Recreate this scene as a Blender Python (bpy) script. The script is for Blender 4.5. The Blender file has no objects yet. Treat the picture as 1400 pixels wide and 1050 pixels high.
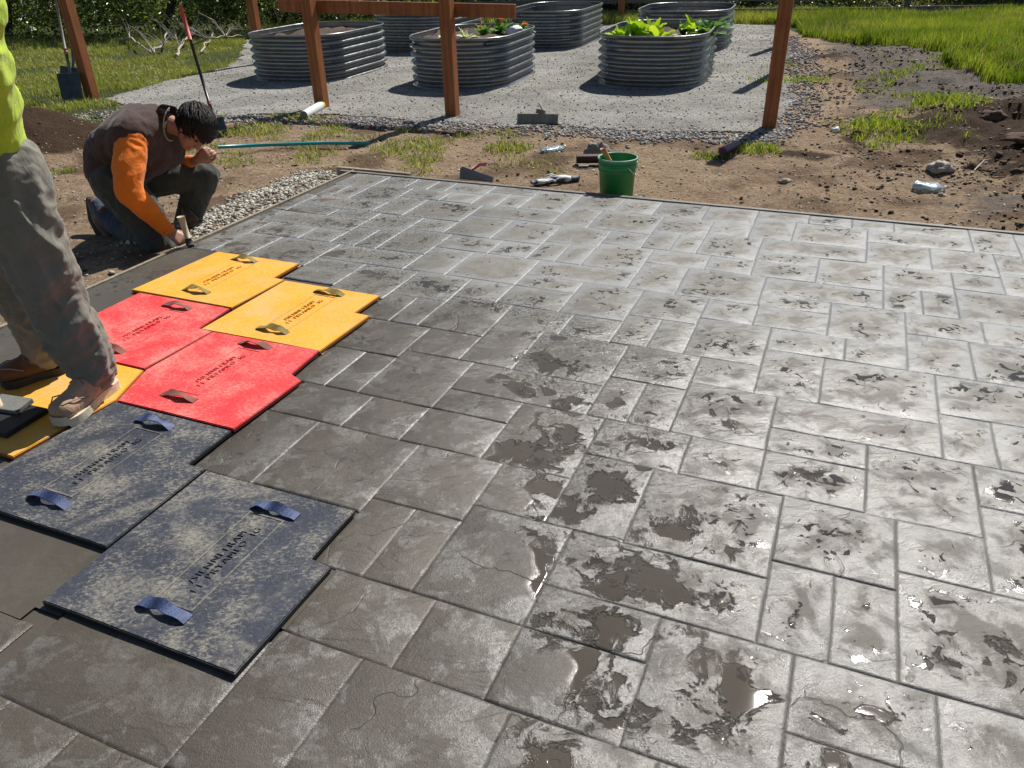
import bpy, bmesh, math, random
import numpy as np
from mathutils import Vector, Matrix, noise
random.seed(7); rng = np.random.RandomState(11)
sc = bpy.context.scene
COL = sc.collection
R = math.radians

# ------------------------------------------------------------------ camera
CH = 1.65
CR = Vector((0.99967209, -0.01271367, -0.02222782))      # camera right
CD = Vector((-0.0256069, -0.4963311, -0.86775557))       # camera down
CF = Vector((0.0, 0.86804021, -0.49649391))              # camera forward
cam = bpy.data.objects.new('camera', bpy.data.cameras.new('camera'))
COL.objects.link(cam)
m = Matrix.Identity(4)
for i in range(3):
    m[i][0] = CR[i]; m[i][1] = -CD[i]; m[i][2] = -CF[i]
m[2][3] = CH
cam.matrix_world = m
cam.data.sensor_width = 36; cam.data.lens = 1051.1/1400*36
cam.data.clip_start = 0.05; cam.data.clip_end = 2000
sc.camera = cam

# ------------------------------------------------------------------ light
SUN_EL, SUN_AZ = 49.0, 33.0            # azimuth clockwise from +Y
w = bpy.data.worlds.new('World'); sc.world = w; w.use_nodes = True
nt = w.node_tree; nt.nodes.clear()
sky = nt.nodes.new('ShaderNodeTexSky'); sky.sky_type = 'NISHITA'; sky.sun_disc = False
sky.sun_elevation = R(SUN_EL); sky.sun_rotation = R(SUN_AZ)
sky.air_density = 1.0; sky.dust_density = 0.6; sky.ozone_density = 1.0
bg = nt.nodes.new('ShaderNodeBackground'); bg.inputs[1].default_value = 0.055
out = nt.nodes.new('ShaderNodeOutputWorld')
nt.links.new(sky.outputs[0], bg.inputs[0]); nt.links.new(bg.outputs[0], out.inputs[0])
sl = bpy.data.lights.new('sun', 'SUN'); sl.energy = 5.0; sl.angle = R(0.53); sl.color = (1.0, 0.955, 0.89)
so = bpy.data.objects.new('sun', sl); COL.objects.link(so)
sd = Vector((math.sin(R(SUN_AZ))*math.cos(R(SUN_EL)), math.cos(R(SUN_AZ))*math.cos(R(SUN_EL)), math.sin(R(SUN_EL))))
so.rotation_euler = sd.to_track_quat('Z', 'Y').to_euler()
so.location = sd*30
sc.view_settings.view_transform = 'Standard'; sc.view_settings.look = 'None'
sc.view_settings.exposure = 0.34; sc.view_settings.gamma = 1.0
sc.view_settings.use_curve_mapping = False

# ------------------------------------------------------------------ frames of reference
YAW = 0.4087714
AX = Vector((math.cos(YAW), -math.sin(YAW), 0))   # slab x  (along its back edge)
AY = Vector((math.sin(YAW), math.cos(YAW), 0))    # slab y  (along its left edge)
def S(x, y, z=0.0): return AX*x + AY*y + Vector((0, 0, z))
def ray(px, py):
    return CR*(px-700) + CD*(py-525) + CF*1051.1
def G(px, py, z=-0.1):                             # where a sight line meets the level z
    d = ray(px, py); t = (z-CH)/d.z
    return Vector((d.x*t, d.y*t, z))
def W(px, py, Y):
    d = ray(px, py); t = Y/d.y
    return Vector((d.x*t, Y, CH+d.z*t))

# ------------------------------------------------------------------ helpers
def tag(o, label=None, cat=None, group=None, kind=None):
    if label: o['label'] = label
    if cat: o['category'] = cat
    if group: o['group'] = group
    if kind: o['kind'] = kind
    return o
def empty(name, loc=(0, 0, 0), rz=0, label=None, cat=None, group=None):
    o = bpy.data.objects.new(name, None); COL.objects.link(o)
    o.location = loc; o.rotation_euler = (0, 0, rz); o.empty_display_size = .1
    return tag(o, label, cat, group)
def link(name, me, mat=None, parent=None, world=False):
    o = bpy.data.objects.new(name, me); COL.objects.link(o)
    if mat is not None and len(me.materials) == 0:
        for mm in (mat if isinstance(mat, (list, tuple)) else [mat]): me.materials.append(mm)
    if parent is not None:
        o.parent = parent
        if world:   # the mesh is written in world coordinates
            o.matrix_parent_inverse = Matrix.LocRotScale(parent.location, parent.rotation_euler, parent.scale).inverted()
    return o
def from_bm(name, bm, mat=None, parent=None, smooth=False, world=False):
    me = bpy.data.meshes.new(name)
    if smooth:
        for f in bm.faces: f.smooth = True
    bm.to_mesh(me); bm.free()
    return link(name, me, mat, parent, world)
def np_mesh(name, verts, faces_flat, nper, smooth=False):
    """verts (n,3), faces_flat (m*nper)"""
    me = bpy.data.meshes.new(name)
    nv = len(verts); nf = len(faces_flat)//nper
    me.vertices.add(nv); me.vertices.foreach_set('co', np.asarray(verts, np.float32).ravel())
    me.loops.add(nf*nper); me.loops.foreach_set('vertex_index', np.asarray(faces_flat, np.int32).ravel())
    me.polygons.add(nf)
    me.polygons.foreach_set('loop_start', np.arange(0, nf*nper, nper, dtype=np.int32))
    me.polygons.foreach_set('loop_total', np.full(nf, nper, np.int32))
    me.update(calc_edges=True)
    if smooth: me.polygons.foreach_set('use_smooth', np.ones(nf, bool))
    return me
def box(bm, sx, sy, sz, M=None, bevel=0):
    r = bmesh.ops.create_cube(bm, size=1)
    vs = r['verts']
    bmesh.ops.scale(bm, vec=(sx, sy, sz), verts=vs)
    if bevel:
        es = list({e for v in vs for e in v.link_edges})
        rr = bmesh.ops.bevel(bm, geom=es, offset=bevel, segments=2, affect='EDGES', profile=.6)
        vs = list({v for f in rr['faces'] for v in f.verts} | {v for v in vs if v.is_valid})
        # collect island
        seen = set(vs); st = list(vs)
        while st:
            v = st.pop()
            for e in v.link_edges:
                o = e.other_vert(v)
                if o not in seen: seen.add(o); st.append(o)
        vs = list(seen)
    if M is not None: bmesh.ops.transform(bm, matrix=M, verts=vs)
    return vs
def boxat(bm, c, s, rot=(0, 0, 0), bevel=0):
    from mathutils import Euler
    return box(bm, *s, M=Matrix.Translation(c) @ Euler(rot).to_matrix().to_4x4(), bevel=bevel)
def tube(bm, pts, rad, n=8, cap=True):
    pts = [Vector(p) for p in pts]
    rads = rad if isinstance(rad, (list, tuple)) else [rad]*len(pts)
    rings = []; up = None
    for i, p in enumerate(pts):
        a = pts[max(i-1, 0)]; b = pts[min(i+1, len(pts)-1)]
        t = (b-a).normalized()
        if up is None: up = Vector((0, 0, 1)) if abs(t.z) < .9 else Vector((1, 0, 0))
        x = t.cross(up).normalized(); y = x.cross(t).normalized(); up = y
        rings.append([bm.verts.new(p+(x*math.cos(2*math.pi*k/n)+y*math.sin(2*math.pi*k/n))*rads[i]) for k in range(n)])
    for i in range(len(rings)-1):
        for k in range(n):
            bm.faces.new((rings[i][k], rings[i][(k+1) % n], rings[i+1][(k+1) % n], rings[i+1][k]))
    if cap:
        bm.faces.new(rings[0]); bm.faces.new(rings[-1][::-1])
    return rings
def lathe(bm, prof, n=32, M=None):
    rings = []; vs = []
    for r, z in prof:
        ring = [bm.verts.new((r*math.cos(2*math.pi*k/n), r*math.sin(2*math.pi*k/n), z)) for k in range(n)]
        rings.append(ring); vs += ring
    for i in range(len(rings)-1):
        for k in range(n):
            bm.faces.new((rings[i][k], rings[i][(k+1) % n], rings[i+1][(k+1) % n], rings[i+1][k]))
    if M is not None: bmesh.ops.transform(bm, matrix=M, verts=vs)
    return vs
# fast value noise
_perm = rng.permutation(512).astype(np.int64)
def vnoise(x, y, seed=0):
    x = np.asarray(x, float); y = np.asarray(y, float)
    xi = np.floor(x).astype(np.int64); yi = np.floor(y).astype(np.int64)
    fx = x-xi; fy = y-yi; fx = fx*fx*(3-2*fx); fy = fy*fy*(3-2*fy)
    def h(a, b): return _perm[(_perm[(a+seed*17) & 511]+b*3+seed) & 511]/511.0
    return (h(xi, yi)*(1-fx)+h(xi+1, yi)*fx)*(1-fy)+(h(xi, yi+1)*(1-fx)+h(xi+1, yi+1)*fx)*fy
def fbm(x, y, o=4, seed=0):
    s = 0; a = 1; t = 0
    for i in range(o):
        s = s+a*vnoise(x*2**i+i*13.7, y*2**i+i*7.1, seed+i); t += a; a *= .5
    return s/t
def sstep(a, b, x):
    t = np.clip((x-a)/(b-a), 0, 1); return t*t*(3-2*t)
def inpoly(x, y, poly):
    x = np.asarray(x); y = np.asarray(y); ins = np.zeros(x.shape, bool)
    n = len(poly); j = n-1
    for i in range(n):
        xi, yi = poly[i]; xj, yj = poly[j]
        c = ((yi > y) != (yj > y)) & (x < (xj-xi)*(y-yi)/((yj-yi) or 1e-9)+xi)
        ins ^= c; j = i
    return ins

# ------------------------------------------------------------------ material helpers
class MT:
    def __init__(s, name, rough=.8, spec=.5, metal=0):
        s.m = bpy.data.materials.new(name); s.m.use_nodes = True
        s.nt = s.m.node_tree; s.b = s.nt.nodes['Principled BSDF']
        s.b.inputs['Roughness'].default_value = rough
        s.b.inputs['Specular IOR Level'].default_value = spec
        s.b.inputs['Metallic'].default_value = metal
        s._pos = None
    def n(s, t, **kw):
        nd = s.nt.nodes.new('ShaderNode'+t)
        for k, v in kw.items(): setattr(nd, k, v)
        return nd
    def put(s, sock, v):
        if hasattr(v, 'is_output') or isinstance(v, bpy.types.NodeSocket): s.nt.links.new(v, sock)
        else: sock.default_value = v
    def pos(s):
        if s._pos is None: s._pos = s.n('NewGeometry').outputs['Position']
        return s._pos
    def obj(s): return s.n('TexCoord').outputs['Object']
    def noise(s, scale, detail=4, rough=.55, vec=None, dist=0, out=0):
        nd = s.n('TexNoise'); s.put(nd.inputs['Vector'], vec if vec is not None else s.pos())
        nd.inputs['Scale'].default_value = scale; nd.inputs['Detail'].default_value = detail
        nd.inputs['Roughness'].default_value = rough; nd.inputs['Distortion'].default_value = dist
        return nd.outputs[out]
    def voro(s, scale, vec=None, feature='F1', out='Distance', rnd=1):
        nd = s.n('TexVoronoi', feature=feature); s.put(nd.inputs['Vector'], vec if vec is not None else s.pos())
        nd.inputs['Scale'].default_value = scale; nd.inputs['Randomness'].default_value = rnd
        return nd.outputs[out]
    def map(s, vec, scale=(1, 1, 1), rot=(0, 0, 0), loc=(0, 0, 0)):
        nd = s.n('Mapping'); s.put(nd.inputs['Vector'], vec)
        nd.inputs['Scale'].default_value = scale; nd.inputs['Rotation'].default_value = rot
        nd.inputs['Location'].default_value = loc
        return nd.outputs[0]
    def ramp(s, fac, stops, interp='LINEAR'):
        nd = s.n('ValToRGB'); s.put(nd.inputs[0], fac); cr = nd.color_ramp; cr.interpolation = interp
        while len(cr.elements) < len(stops): cr.elements.new(.5)
        for e, (p, c) in zip(cr.elements, stops):
            e.position = p; e.color = (c, c, c, 1) if not isinstance(c, tuple) else (*c, 1)
        return nd.outputs[0]
    def rng(s, v, a, b, c=0, d=1, smooth=False):
        nd = s.n('MapRange'); nd.interpolation_type = 'SMOOTHSTEP' if smooth else 'LINEAR'
        s.put(nd.inputs[0], v)
        for i, q in zip((1, 2, 3, 4), (a, b, c, d)): s.put(nd.inputs[i], q)
        return nd.outputs[0]
    def math(s, op, a, b=0, c=None):
        nd = s.n('Math', operation=op); s.put(nd.inputs[0], a); s.put(nd.inputs[1], b)
        if c is not None: s.put(nd.inputs[2], c)
        return nd.outputs[0]
    def mix(s, f, a, b, blend='MIX'):
        nd = s.n('Mix', data_type='RGBA', blend_type=blend); s.put(nd.inputs[0], f)
        for sk, v in ((nd.inputs[6], a), (nd.inputs[7], b)):
            if isinstance(v, tuple) and len(v) == 3: v = (*v, 1)
            if isinstance(v, (int, float)): v = (v, v, v, 1)
            s.put(sk, v)
        return nd.outputs[2]
    def bump(s, h, dist, strength=1, normal=None):
        nd = s.n('Bump'); s.put(nd.inputs['Height'], h); nd.inputs['Distance'].default_value = dist
        nd.inputs['Strength'].default_value = strength
        if normal is not None: s.put(nd.inputs['Normal'], normal)
        return nd.outputs[0]
    def sep(s, v):
        nd = s.n('SeparateXYZ'); s.put(nd.inputs[0], v); return nd.outputs
    def set(s, **kw):
        names = dict(color='Base Color', rough='Roughness', normal='Normal', spec='Specular IOR Level', metal='Metallic',
                     alpha='Alpha', trans='Transmission Weight', ior='IOR', coat='Coat Weight', coatr='Coat Roughness', sheen='Sheen Weight', sss='Subsurface Weight')
        for k, v in kw.items():
            if k == 'color' and isinstance(v, tuple) and len(v) == 3: v = (*v, 1)
            s.put(s.b.inputs[names[k]], v)
        return s.m
def simple(name, col, rough=.7, metal=0, var=.25, scale=8, bump=0, bscale=40, spec=.5, obj=False):
    t = MT(name, rough, spec, metal)
    vec = t.obj() if obj else t.pos()
    c2 = tuple(c*(1-var) for c in col); c1 = tuple(min(1, c*(1+var)) for c in col)
    t.set(color=t.mix(t.noise(scale, 5, .6, vec), c2, c1))
    if bump: t.set(normal=t.bump(t.noise(bscale, 4, .6, vec), bump))
    return t.m

# ------------------------------------------------------------------ materials
def concrete(name, stone=True):
    t = MT(name, .5, .5)
    P = t.pos()
    rnd = t.n('ObjectInfo').outputs['Random'] if stone else None
    if stone:
        off = t.n('CombineXYZ'); t.put(off.inputs[0], t.math('MULTIPLY', rnd, 37.0)); t.put(off.inputs[1], t.math('MULTIPLY', rnd, 91.0))
        av = t.n('VectorMath', operation='ADD'); t.put(av.inputs[0], P); t.put(av.inputs[1], off.outputs[0])
        Q = av.outputs[0]
    else: Q = P
    L = t.sep(t.map(P, rot=(0, 0, YAW)))                # slab coordinates
    # how recently each part was stamped: 0 beside the mats, growing across the slab
    d = t.math('ADD', t.math('MULTIPLY', t.math('ADD', L[0], 1.2), .9), t.math('MULTIPLY', t.math('SUBTRACT', L[1], 1.0), .42))
    d = t.math('ADD', d, t.math('MULTIPLY', t.math('SUBTRACT', t.noise(1.6, 3), .5), 1.3))
    far = t.rng(L[1], 2.9, 3.8, 0, 1, True)
    d = t.math('MAXIMUM', d, t.math('MULTIPLY', far, t.math('ADD', d, 1.1)))
    fresh = t.rng(d, .30, 1.15, 1, 0, True)
    big = t.math('ADD', t.math('MULTIPLY', t.noise(3.6, 3, .55, Q, .6), .45), t.math('MULTIPLY', t.noise(9.5, 7, .66, Q, .8), .55))
    sm = t.noise(21, 5, .55, Q, .9)
    rg = t.noise(3.4, 2, .5, P)
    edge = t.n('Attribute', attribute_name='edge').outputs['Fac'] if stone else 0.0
    soft = t.math('MULTIPLY', edge, t.rng(d, .4, 1.4, .0, .16))
    thr = t.math('MINIMUM', t.rng(d, .15, .95, .63, .515), t.rng(d, .95, 2.1, .515, .405))
    thr = t.math('SUBTRACT', thr, t.rng(L[1], 2.4, 3.6, 0, .07))
    sil = t.rng(t.math('SUBTRACT', t.math('ADD', big, soft), thr), -.012, .035, 0, 1, True)
    fine = t.rng(t.noise(60, 4, .7, Q), .40, .56, .35, 1)
    spot = t.rng(t.math('ADD', t.math('ADD', t.math('MULTIPLY', sm, .6), t.math('MULTIPLY', rg, .4)), t.rng(L[1], .9, 1.7, -.12, 0)), .575, .595, 0, 1, True)
    spot = t.math('MULTIPLY', spot, t.rng(edge, .3, .9, 1, 0))
    sil = t.math('MULTIPLY', sil, t.math('SUBTRACT', 1.0, spot))
    calm = t.math('SUBTRACT', 1.0, sil)
    if not stone: sil = t.math('MULTIPLY', sil, .25)
    sil = t.math('MULTIPLY', sil, t.math('MAXIMUM', fine, t.rng(d, 1.0, 1.6, 0, 1)))
    streak = t.noise(7, 6, .65, t.map(Q, scale=(1.0, 3.0, 1), rot=(0, 0, YAW-.5)), .4)
    dryness = t.math('MAXIMUM', t.rng(L[1], 2.7, 4.2, 0, 1, True), t.rng(d, 1.6, 3.0, 0, .8, True))
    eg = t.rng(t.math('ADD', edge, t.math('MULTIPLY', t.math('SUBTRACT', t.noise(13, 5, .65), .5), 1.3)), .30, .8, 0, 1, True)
    silc = t.mix(streak, (.090, .082, .069), (.150, .139, .119))
    dryc = t.mix(streak, (.155, .147, .128), (.235, .224, .198))
    silc = t.mix(dryness, silc, dryc)
    silc = t.mix(t.math('MULTIPLY', eg, t.rng(dryness, 0, 1, .15, .8)), silc, (.255, .262, .265))  # sky reflection on the wet stone borders, put into the colour as pale blue-grey
    dark = t.mix(t.noise(3, 4, .6), (.062, .053, .041), (.094, .082, .065))
    dark = t.mix(spot, dark, (.045, .041, .036))
    c = t.mix(sil, dark, silc)
    if stone: c = t.mix(1, c, t.mix(rnd, .86, 1.1), 'MULTIPLY')
    c = t.mix(1, c, t.mix(t.noise(130, 4, .75), .80, 1.2), 'MULTIPLY')
    rs = t.mix(dryness, t.rng(t.noise(12, 4), .3, .7, .29, .42), t.rng(t.noise(12, 4), .3, .7, .38, .5))
    rd = t.mix(t.rng(fresh, .42, .5), .045, t.rng(t.noise(7, 4), .35, .65, .36, .5))
    rgh = t.mix(sil, rd, rs)
    rgh = t.mix(t.math('MULTIPLY', t.rng(edge, .82, 1, 0, 1), .7), rgh, .30)
    shn = t.rng(t.math('ADD', t.noise(10, 6, .66, Q, .6), t.math('MULTIPLY', edge, .10)), .42, .62, .16, .74, True)
    shn = t.math('MULTIPLY', shn, t.rng(dryness, 0, 1, 1, .42))
    spc = t.mix(sil, .42, shn)
    pm = t.math('MULTIPLY', calm, t.rng(fresh, .42, .5, 1, 0))
    # relief: split-slate terraces, ripples, grit
    tv = t.map(Q, scale=(1.0, 2.0, 1), rot=(0, 0, YAW-.55))
    ter = t.ramp(t.noise(2.6, 4, .5, tv, .35), [(0, 0), (.36, .05), (.40, .32), (.47, .36), (.50, .66), (.57, .7), (.60, .95), (1, 1)])
    rip = t.noise(13, 5, .62, tv, .3)
    grit = t.noise(210, 3, .75)
    keep = t.rng(pm, 0, 1, 1, .03)
    n = t.bump(t.math('MULTIPLY', t.math('SUBTRACT', ter, .5), t.rng(pm, 0, 1, 1, .12)), .0032 if stone else .0008, 1)
    n = t.bump(t.math('MULTIPLY', rip, keep), .0032 if stone else .0012, 1, n)
    n = t.bump(t.math('MULTIPLY', grit, keep), .0017 if stone else .0005, 1, n)
    if stone:
        cv = t.n('VectorMath', operation='ADD'); t.put(cv.inputs[0], Q); cn = t.n('VectorMath', operation='SCALE'); t.put(cn.inputs[0], t.noise(2.5, 4, .55, Q, 0, 1)); cn.inputs['Scale'].default_value = .55; t.put(cv.inputs[1], cn.outputs[0])
        crk = t.rng(t.voro(.95, t.map(cv.outputs[0], scale=(1, 1.7, .2), rot=(0, 0, YAW-.5)), 'DISTANCE_TO_EDGE'), 0, .0045, 0, 1, True)
        crk = t.math('MAXIMUM', crk, t.rng(t.noise(3.3, 2), .46, .54, 0, 1))
        n = t.bump(crk, .0016, 1, n)
    return t.set(color=c, rough=rgh, normal=n, spec=spc)
M = {}
M['stone'] = concrete('stamped_concrete'); M['smooth'] = concrete('floated_concrete', False)

def ground_mat():
    t = MT('soil', .95, .15)
    P = t.pos(); at = t.n('Attribute', attribute_name='zone'); z = t.sep(at.outputs['Color'])
    wet = t.math('ADD', z[0], t.math('MULTIPLY', t.math('SUBTRACT', t.noise(2.2, 5), .5), 1.5))
    wet = t.rng(wet, .34, .6, 0, 1, True)
    tan = t.mix(t.noise(2.4, 6, .6), (.25, .16, .095), (.62, .47, .32))
    tan = t.mix(t.rng(t.noise(26, 5, .7), .38, .62), t.mix(.5, tan, (.10, .06, .035)), tan)
    tan = t.mix(t.rng(t.noise(1.1, 4), .5, .62, 0, .7, True), tan, (.10, .055, .03))
    drk = t.mix(t.noise(9, 6, .65), (.028, .016, .010), (.105, .062, .036))
    gry = t.mix(t.noise(16, 5, .7), (.08, .065, .055), (.27, .235, .20))
    c = t.mix(wet, tan, drk)
    c = t.mix(t.rng(t.math('ADD', z[1], t.math('MULTIPLY', t.math('SUBTRACT', t.noise(3, 5), .5), 1.2)), .35, .65, 0, 1, True), c, gry)
    gr = t.mix(t.noise(5, 5), (.035, .05, .012), (.085, .10, .03))
    c = t.mix(t.rng(t.math('ADD', z[2], t.math('MULTIPLY', t.math('SUBTRACT', t.noise(6, 5), .5), .9)), .35, .65, 0, 1, True), c, gr)
    ch = t.ramp(t.voro(55, t.map(P)), [(0, 1), (.10, 1), (.16, 0), (1, 0)])
    c = t.mix(t.math('MULTIPLY', ch, t.rng(t.noise(4.1, 3), .45, .6, 0, .7)), c, (.42, .36, .27))
    n = t.bump(t.noise(5, 4), .05, .8)
    n = t.bump(t.noise(24, 7, .74), .06, 1, n)
    n = t.bump(t.noise(120, 3, .7), .004, 1, n)
    return t.set(color=c, normal=n)
M['soil'] = ground_mat()
def gravel_mat():
    t = MT('fine_gravel', .95, .15)
    cell = t.voro(120, out='Color'); big = t.noise(1.1, 5, .6)
    c = t.mix(t.sep(cell)[0], (.13, .127, .113), (.57, .555, .505))
    c = t.mix(1, c, t.mix(t.rng(big, .3, .7), .62, 1.22), 'MULTIPLY')
    c = t.mix(t.rng(t.noise(9, 6, .7), .54, .68, 0, .55), c, (.11, .105, .10))
    n = t.bump(t.voro(120), .008, 1); n = t.bump(t.noise(30, 6, .75), .03, .9, n)
    return t.set(color=c, normal=n)
M['gravel'] = gravel_mat()
def wood(name, a, b, rough=.6):
    t = MT(name, rough, .3)
    o = t.obj()
    g = t.noise(1.0, 6, .65, t.map(o, scale=(28, 28, 1.6)), .6)
    c = t.mix(t.rng(g, .3, .7), a, b)
    c = t.mix(t.rng(t.noise(2.2, 4, .6, o), .45, .7, 0, .45), c, tuple(q*.45 for q in a))
    return t.set(color=c, normal=t.bump(g, .002))
M['cedar'] = wood('stained_cedar', (.20, .062, .020), (.40, .155, .055))
M['formwood'] = wood('form_timber', (.20, .165, .12), (.40, .34, .26))
M['greywood'] = wood('weathered_wood', (.13, .12, .10), (.24, .22, .19))
M['palewood'] = wood('pale_wood', (.42, .33, .22), (.62, .52, .38))
def zinc():
    t = MT('corrugated_steel', .33, .5, .85)
    o = t.obj()
    c = t.mix(t.noise(6, 5, .6, o), (.17, .18, .185), (.30, .31, .315))
    z = t.sep(o)[2]
    c = t.mix(t.math('MULTIPLY', t.rng(z, .0, .35, 1, 0), t.rng(t.noise(7, 6, .7, o), .4, .65, 0, .55)), c, (.16, .13, .10))
    c = t.mix(t.rng(t.noise(16, 6, .7, o), .56, .7, 0, .3), c, (.30, .27, .23))
    return t.set(color=c, rough=t.rng(t.noise(11, 4, .6, o), .3, .7, .24, .40), normal=t.bump(t.noise(4, 3, .5, o), .006))
M['zinc'] = zinc()
M['bolt'] = simple('bright_bolt', (.75, .75, .74), .25, 1, .1)
def mat_rubber(name, a, b, smear, amt, lo=.46, hi=.60):
    t = MT(name, .72, .35)
    o = t.pos()
    c = t.mix(t.noise(4, 4, .6, o), a, b)
    f = t.math('ADD', t.math('MULTIPLY', t.noise(58, 7, .8, t.map(o, scale=(1, 1.7, 1), rot=(0, 0, -.4)), .5), .66), t.math('MULTIPLY', t.noise(6.5, 4, .6, o), .34))
    c = t.mix(t.rng(f, lo, hi, 0, amt, True), c, smear)
    c = t.mix(t.math('MULTIPLY', t.rng(t.noise(2.6, 5, .65, t.map(o, loc=(3, 7, 0)), 1.2), .50, .64, 0, amt*.65, True), t.rng(t.noise(75, 5, .75, o), .42, .55, .15, 1)), c, smear)
    n = t.bump(t.noise(34, 5, .65, o, .5), .0035); n = t.bump(t.noise(160, 3, .6, o), .0008, 1, n)
    return t.set(color=c, normal=n, rough=t.rng(f, .4, .6, .5, .8))
M['mat_yellow'] = mat_rubber('yellow_rubber', (.66, .29, .010), (.84, .42, .03), (.54, .40, .21), .75, .45, .66)
M['mat_red'] = mat_rubber('red_rubber', (.66, .028, .032), (.80, .055, .06), (.66, .30, .25), .7, .45, .66)
M['mat_blue'] = mat_rubber('blue_rubber', (.018, .022, .034), (.050, .057, .078), (.27, .25, .205), .84, .485, .62)
M['pad_blue'] = mat_rubber('smeared_blue_rubber', (.055, .060, .068), (.10, .10, .098), (.26, .235, .185), .85, .43, .60)
M['pad_yellow'] = mat_rubber('smeared_yellow_rubber', (.64, .32, .04), (.74, .38, .07), (.52, .36, .17), .6, .42, .62)
M['pad_red'] = mat_rubber('smeared_red_rubber', (.68, .05, .055), (.74, .09, .09), (.62, .26, .22), .55, .45, .64)
M['strap_blue'] = simple('blue_webbing', (.05, .075, .17), .6, 0, .45, 25, .002, 200)
M['strap_yellow'] = simple('olive_webbing', (.20, .155, .03), .75, 0, .45, 25, .002, 200)
M['strap_red'] = simple('dirty_red_webbing', (.21, .07, .05), .75, 0, .45, 25, .002, 200)
M['black'] = simple('black_rubber', (.012, .012, .013), .6, 0, .3, 20, .002)
M['greypad'] = simple('grey_cement_skin', (.16, .16, .15), .7, 0, .35, 25, .003)
def green_bucket():
    t = MT('green_plastic', .38, .5)
    o = t.obj()
    c = t.mix(t.noise(5, 4, .6, o), (.01, .20, .04), (.03, .30, .09))
    c = t.mix(t.rng(t.noise(17, 6, .72, o), .52, .64, 0, .75, True), c, (.13, .14, .09))
    c = t.mix(t.rng(t.noise(60, 5, .7, o), .6, .7, 0, .5), c, (.25, .24, .2))
    return t.set(color=c, rough=t.rng(t.noise(9, 4, .6, o), .3, .7, .28, .6))
M['bucket'] = green_bucket()
M['steel'] = simple('dull_steel', (.22, .22, .22), .42, .7, .3, 14, .001)
M['steel_dirty'] = simple('cement_caked_steel', (.17, .165, .15), .75, .1, .3, 22, .002)
M['bladeblack'] = simple('dark_shovel_steel', (.11, .125, .14), .36, .7, .55, 9, .002)
M['rustyhandle'] = simple('worn_grey_handle', (.24, .21, .20), .55, 0, .3, 12)
M['redhandle'] = simple('red_handle', (.42, .035, .03), .5, 0, .3, 12)
M['redgrip'] = simple('faded_red_grip', (.50, .07, .06), .55, 0, .2, 12)
M['blackshaft'] = simple('black_fibreglass', (.012, .012, .012), .35)
M['teal'] = simple('teal_pipe_plastic', (.03, .30, .30), .35, 0, .2, 5)
M['white'] = simple('white_plastic', (.72, .73, .72), .35, 0, .1, 10)
M['cyan_film'] = simple('cloudy_clear_plastic', (.60, .72, .78), .12, 0, .25, 30, .006, 60)
M['cyan_film'].node_tree.nodes['Principled BSDF'].inputs['Transmission Weight'].default_value = .6
M['yellow'] = simple('yellow_cap', (.72, .62, .03), .4)
M['purple'] = simple('purple_plastic', (.09, .025, .09), .4)
M['darkwood'] = simple('oiled_dark_board', (.055, .022, .018), .4, 0, .4, 12, .002)
M['orangegrip'] = simple('orange_wood_grip', (.55, .20, .08), .6)
M['rag'] = simple('white_glove_cloth', (.62, .62, .62), .85, 0, .15, 12, .004, 90)
M['rag_dark'] = simple('grey_glove_rubber', (.07, .08, .09), .6, 0, .3, 18, .004, 70)
M['rock'] = simple('pale_rock', (.34, .30, .25), .9, 0, .3, 12, .01, 30)
M['rock_grey'] = simple('grey_rock', (.20, .19, .18), .9, 0, .3, 12, .01, 30)
M['clod'] = simple('soil_clod', (.085, .052, .032), .95, 0, .5, 14, .012, 60)
def pebble_mat(name, stops):
    t = MT(name, .85, .25)
    at = t.n('Attribute', attribute_name='tone')
    t.set(color=t.ramp(at.outputs['Fac'], stops, 'LINEAR'), normal=t.bump(t.noise(120, 3), .002))
    return t.m
M['pebble'] = pebble_mat('pale_crushed_stone', [(0, (.16, .145, .12)), (.35, (.36, .335, .28)), (.7, (.52, .49, .42)), (1, (.66, .64, .57))])
M['pebble_grey'] = pebble_mat('grey_crushed_stone', [(0, (.07, .07, .068)), (.5, (.24, .235, .225)), (.85, (.45, .43, .40)), (1, (.42, .24, .21))])
M['clods'] = pebble_mat('crumbled_soil', [(0, (.035, .022, .014)), (.5, (.10, .062, .038)), (.85, (.20, .14, .09)), (1, (.42, .37, .30))])
def leafy(name, lo, hi, rough=.5, tr=.35, spec=.4):
    t = MT(name, rough, spec)
    at = t.n('Attribute', attribute_name='tone')
    c = t.mix(at.outputs['Fac'], lo, hi)
    t.set(color=c)
    tb = t.n('BsdfTranslucent'); t.put(tb.inputs[0], t.mix(1, c, (1.3, 1.25, .5), 'MULTIPLY'))
    mx = t.n('MixShader'); mx.inputs[0].default_value = tr
    t.nt.links.new(t.b.outputs[0], mx.inputs[1]); t.nt.links.new(tb.outputs[0], mx.inputs[2])
    t.nt.links.new(mx.outputs[0], t.nt.nodes['Material Output'].inputs[0])
    return t.m
M['grass'] = leafy('grass_blades', (.09, .15, .02), (.46, .48, .14), .45)
M['straw'] = leafy('dry_straw', (.22, .19, .08), (.58, .52, .30), .6, .2)
M['tallgrass'] = leafy('bright_meadow_grass', (.07, .15, .012), (.40, .46, .08), .40, .4)
M['bushleaf'] = leafy('dark_bramble_leaves', (.02, .045, .012), (.30, .38, .13), .30, .38, .8)
M['bushleaf2'] = leafy('olive_shrub_leaves', (.04, .06, .012), (.30, .32, .08), .4, .4)
M['lettuce'] = leafy('lime_lettuce', (.16, .34, .02), (.48, .62, .06), .4, .45)
M['kale'] = leafy('green_leaf', (.05, .15, .03), (.16, .30, .08), .4, .35)
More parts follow.
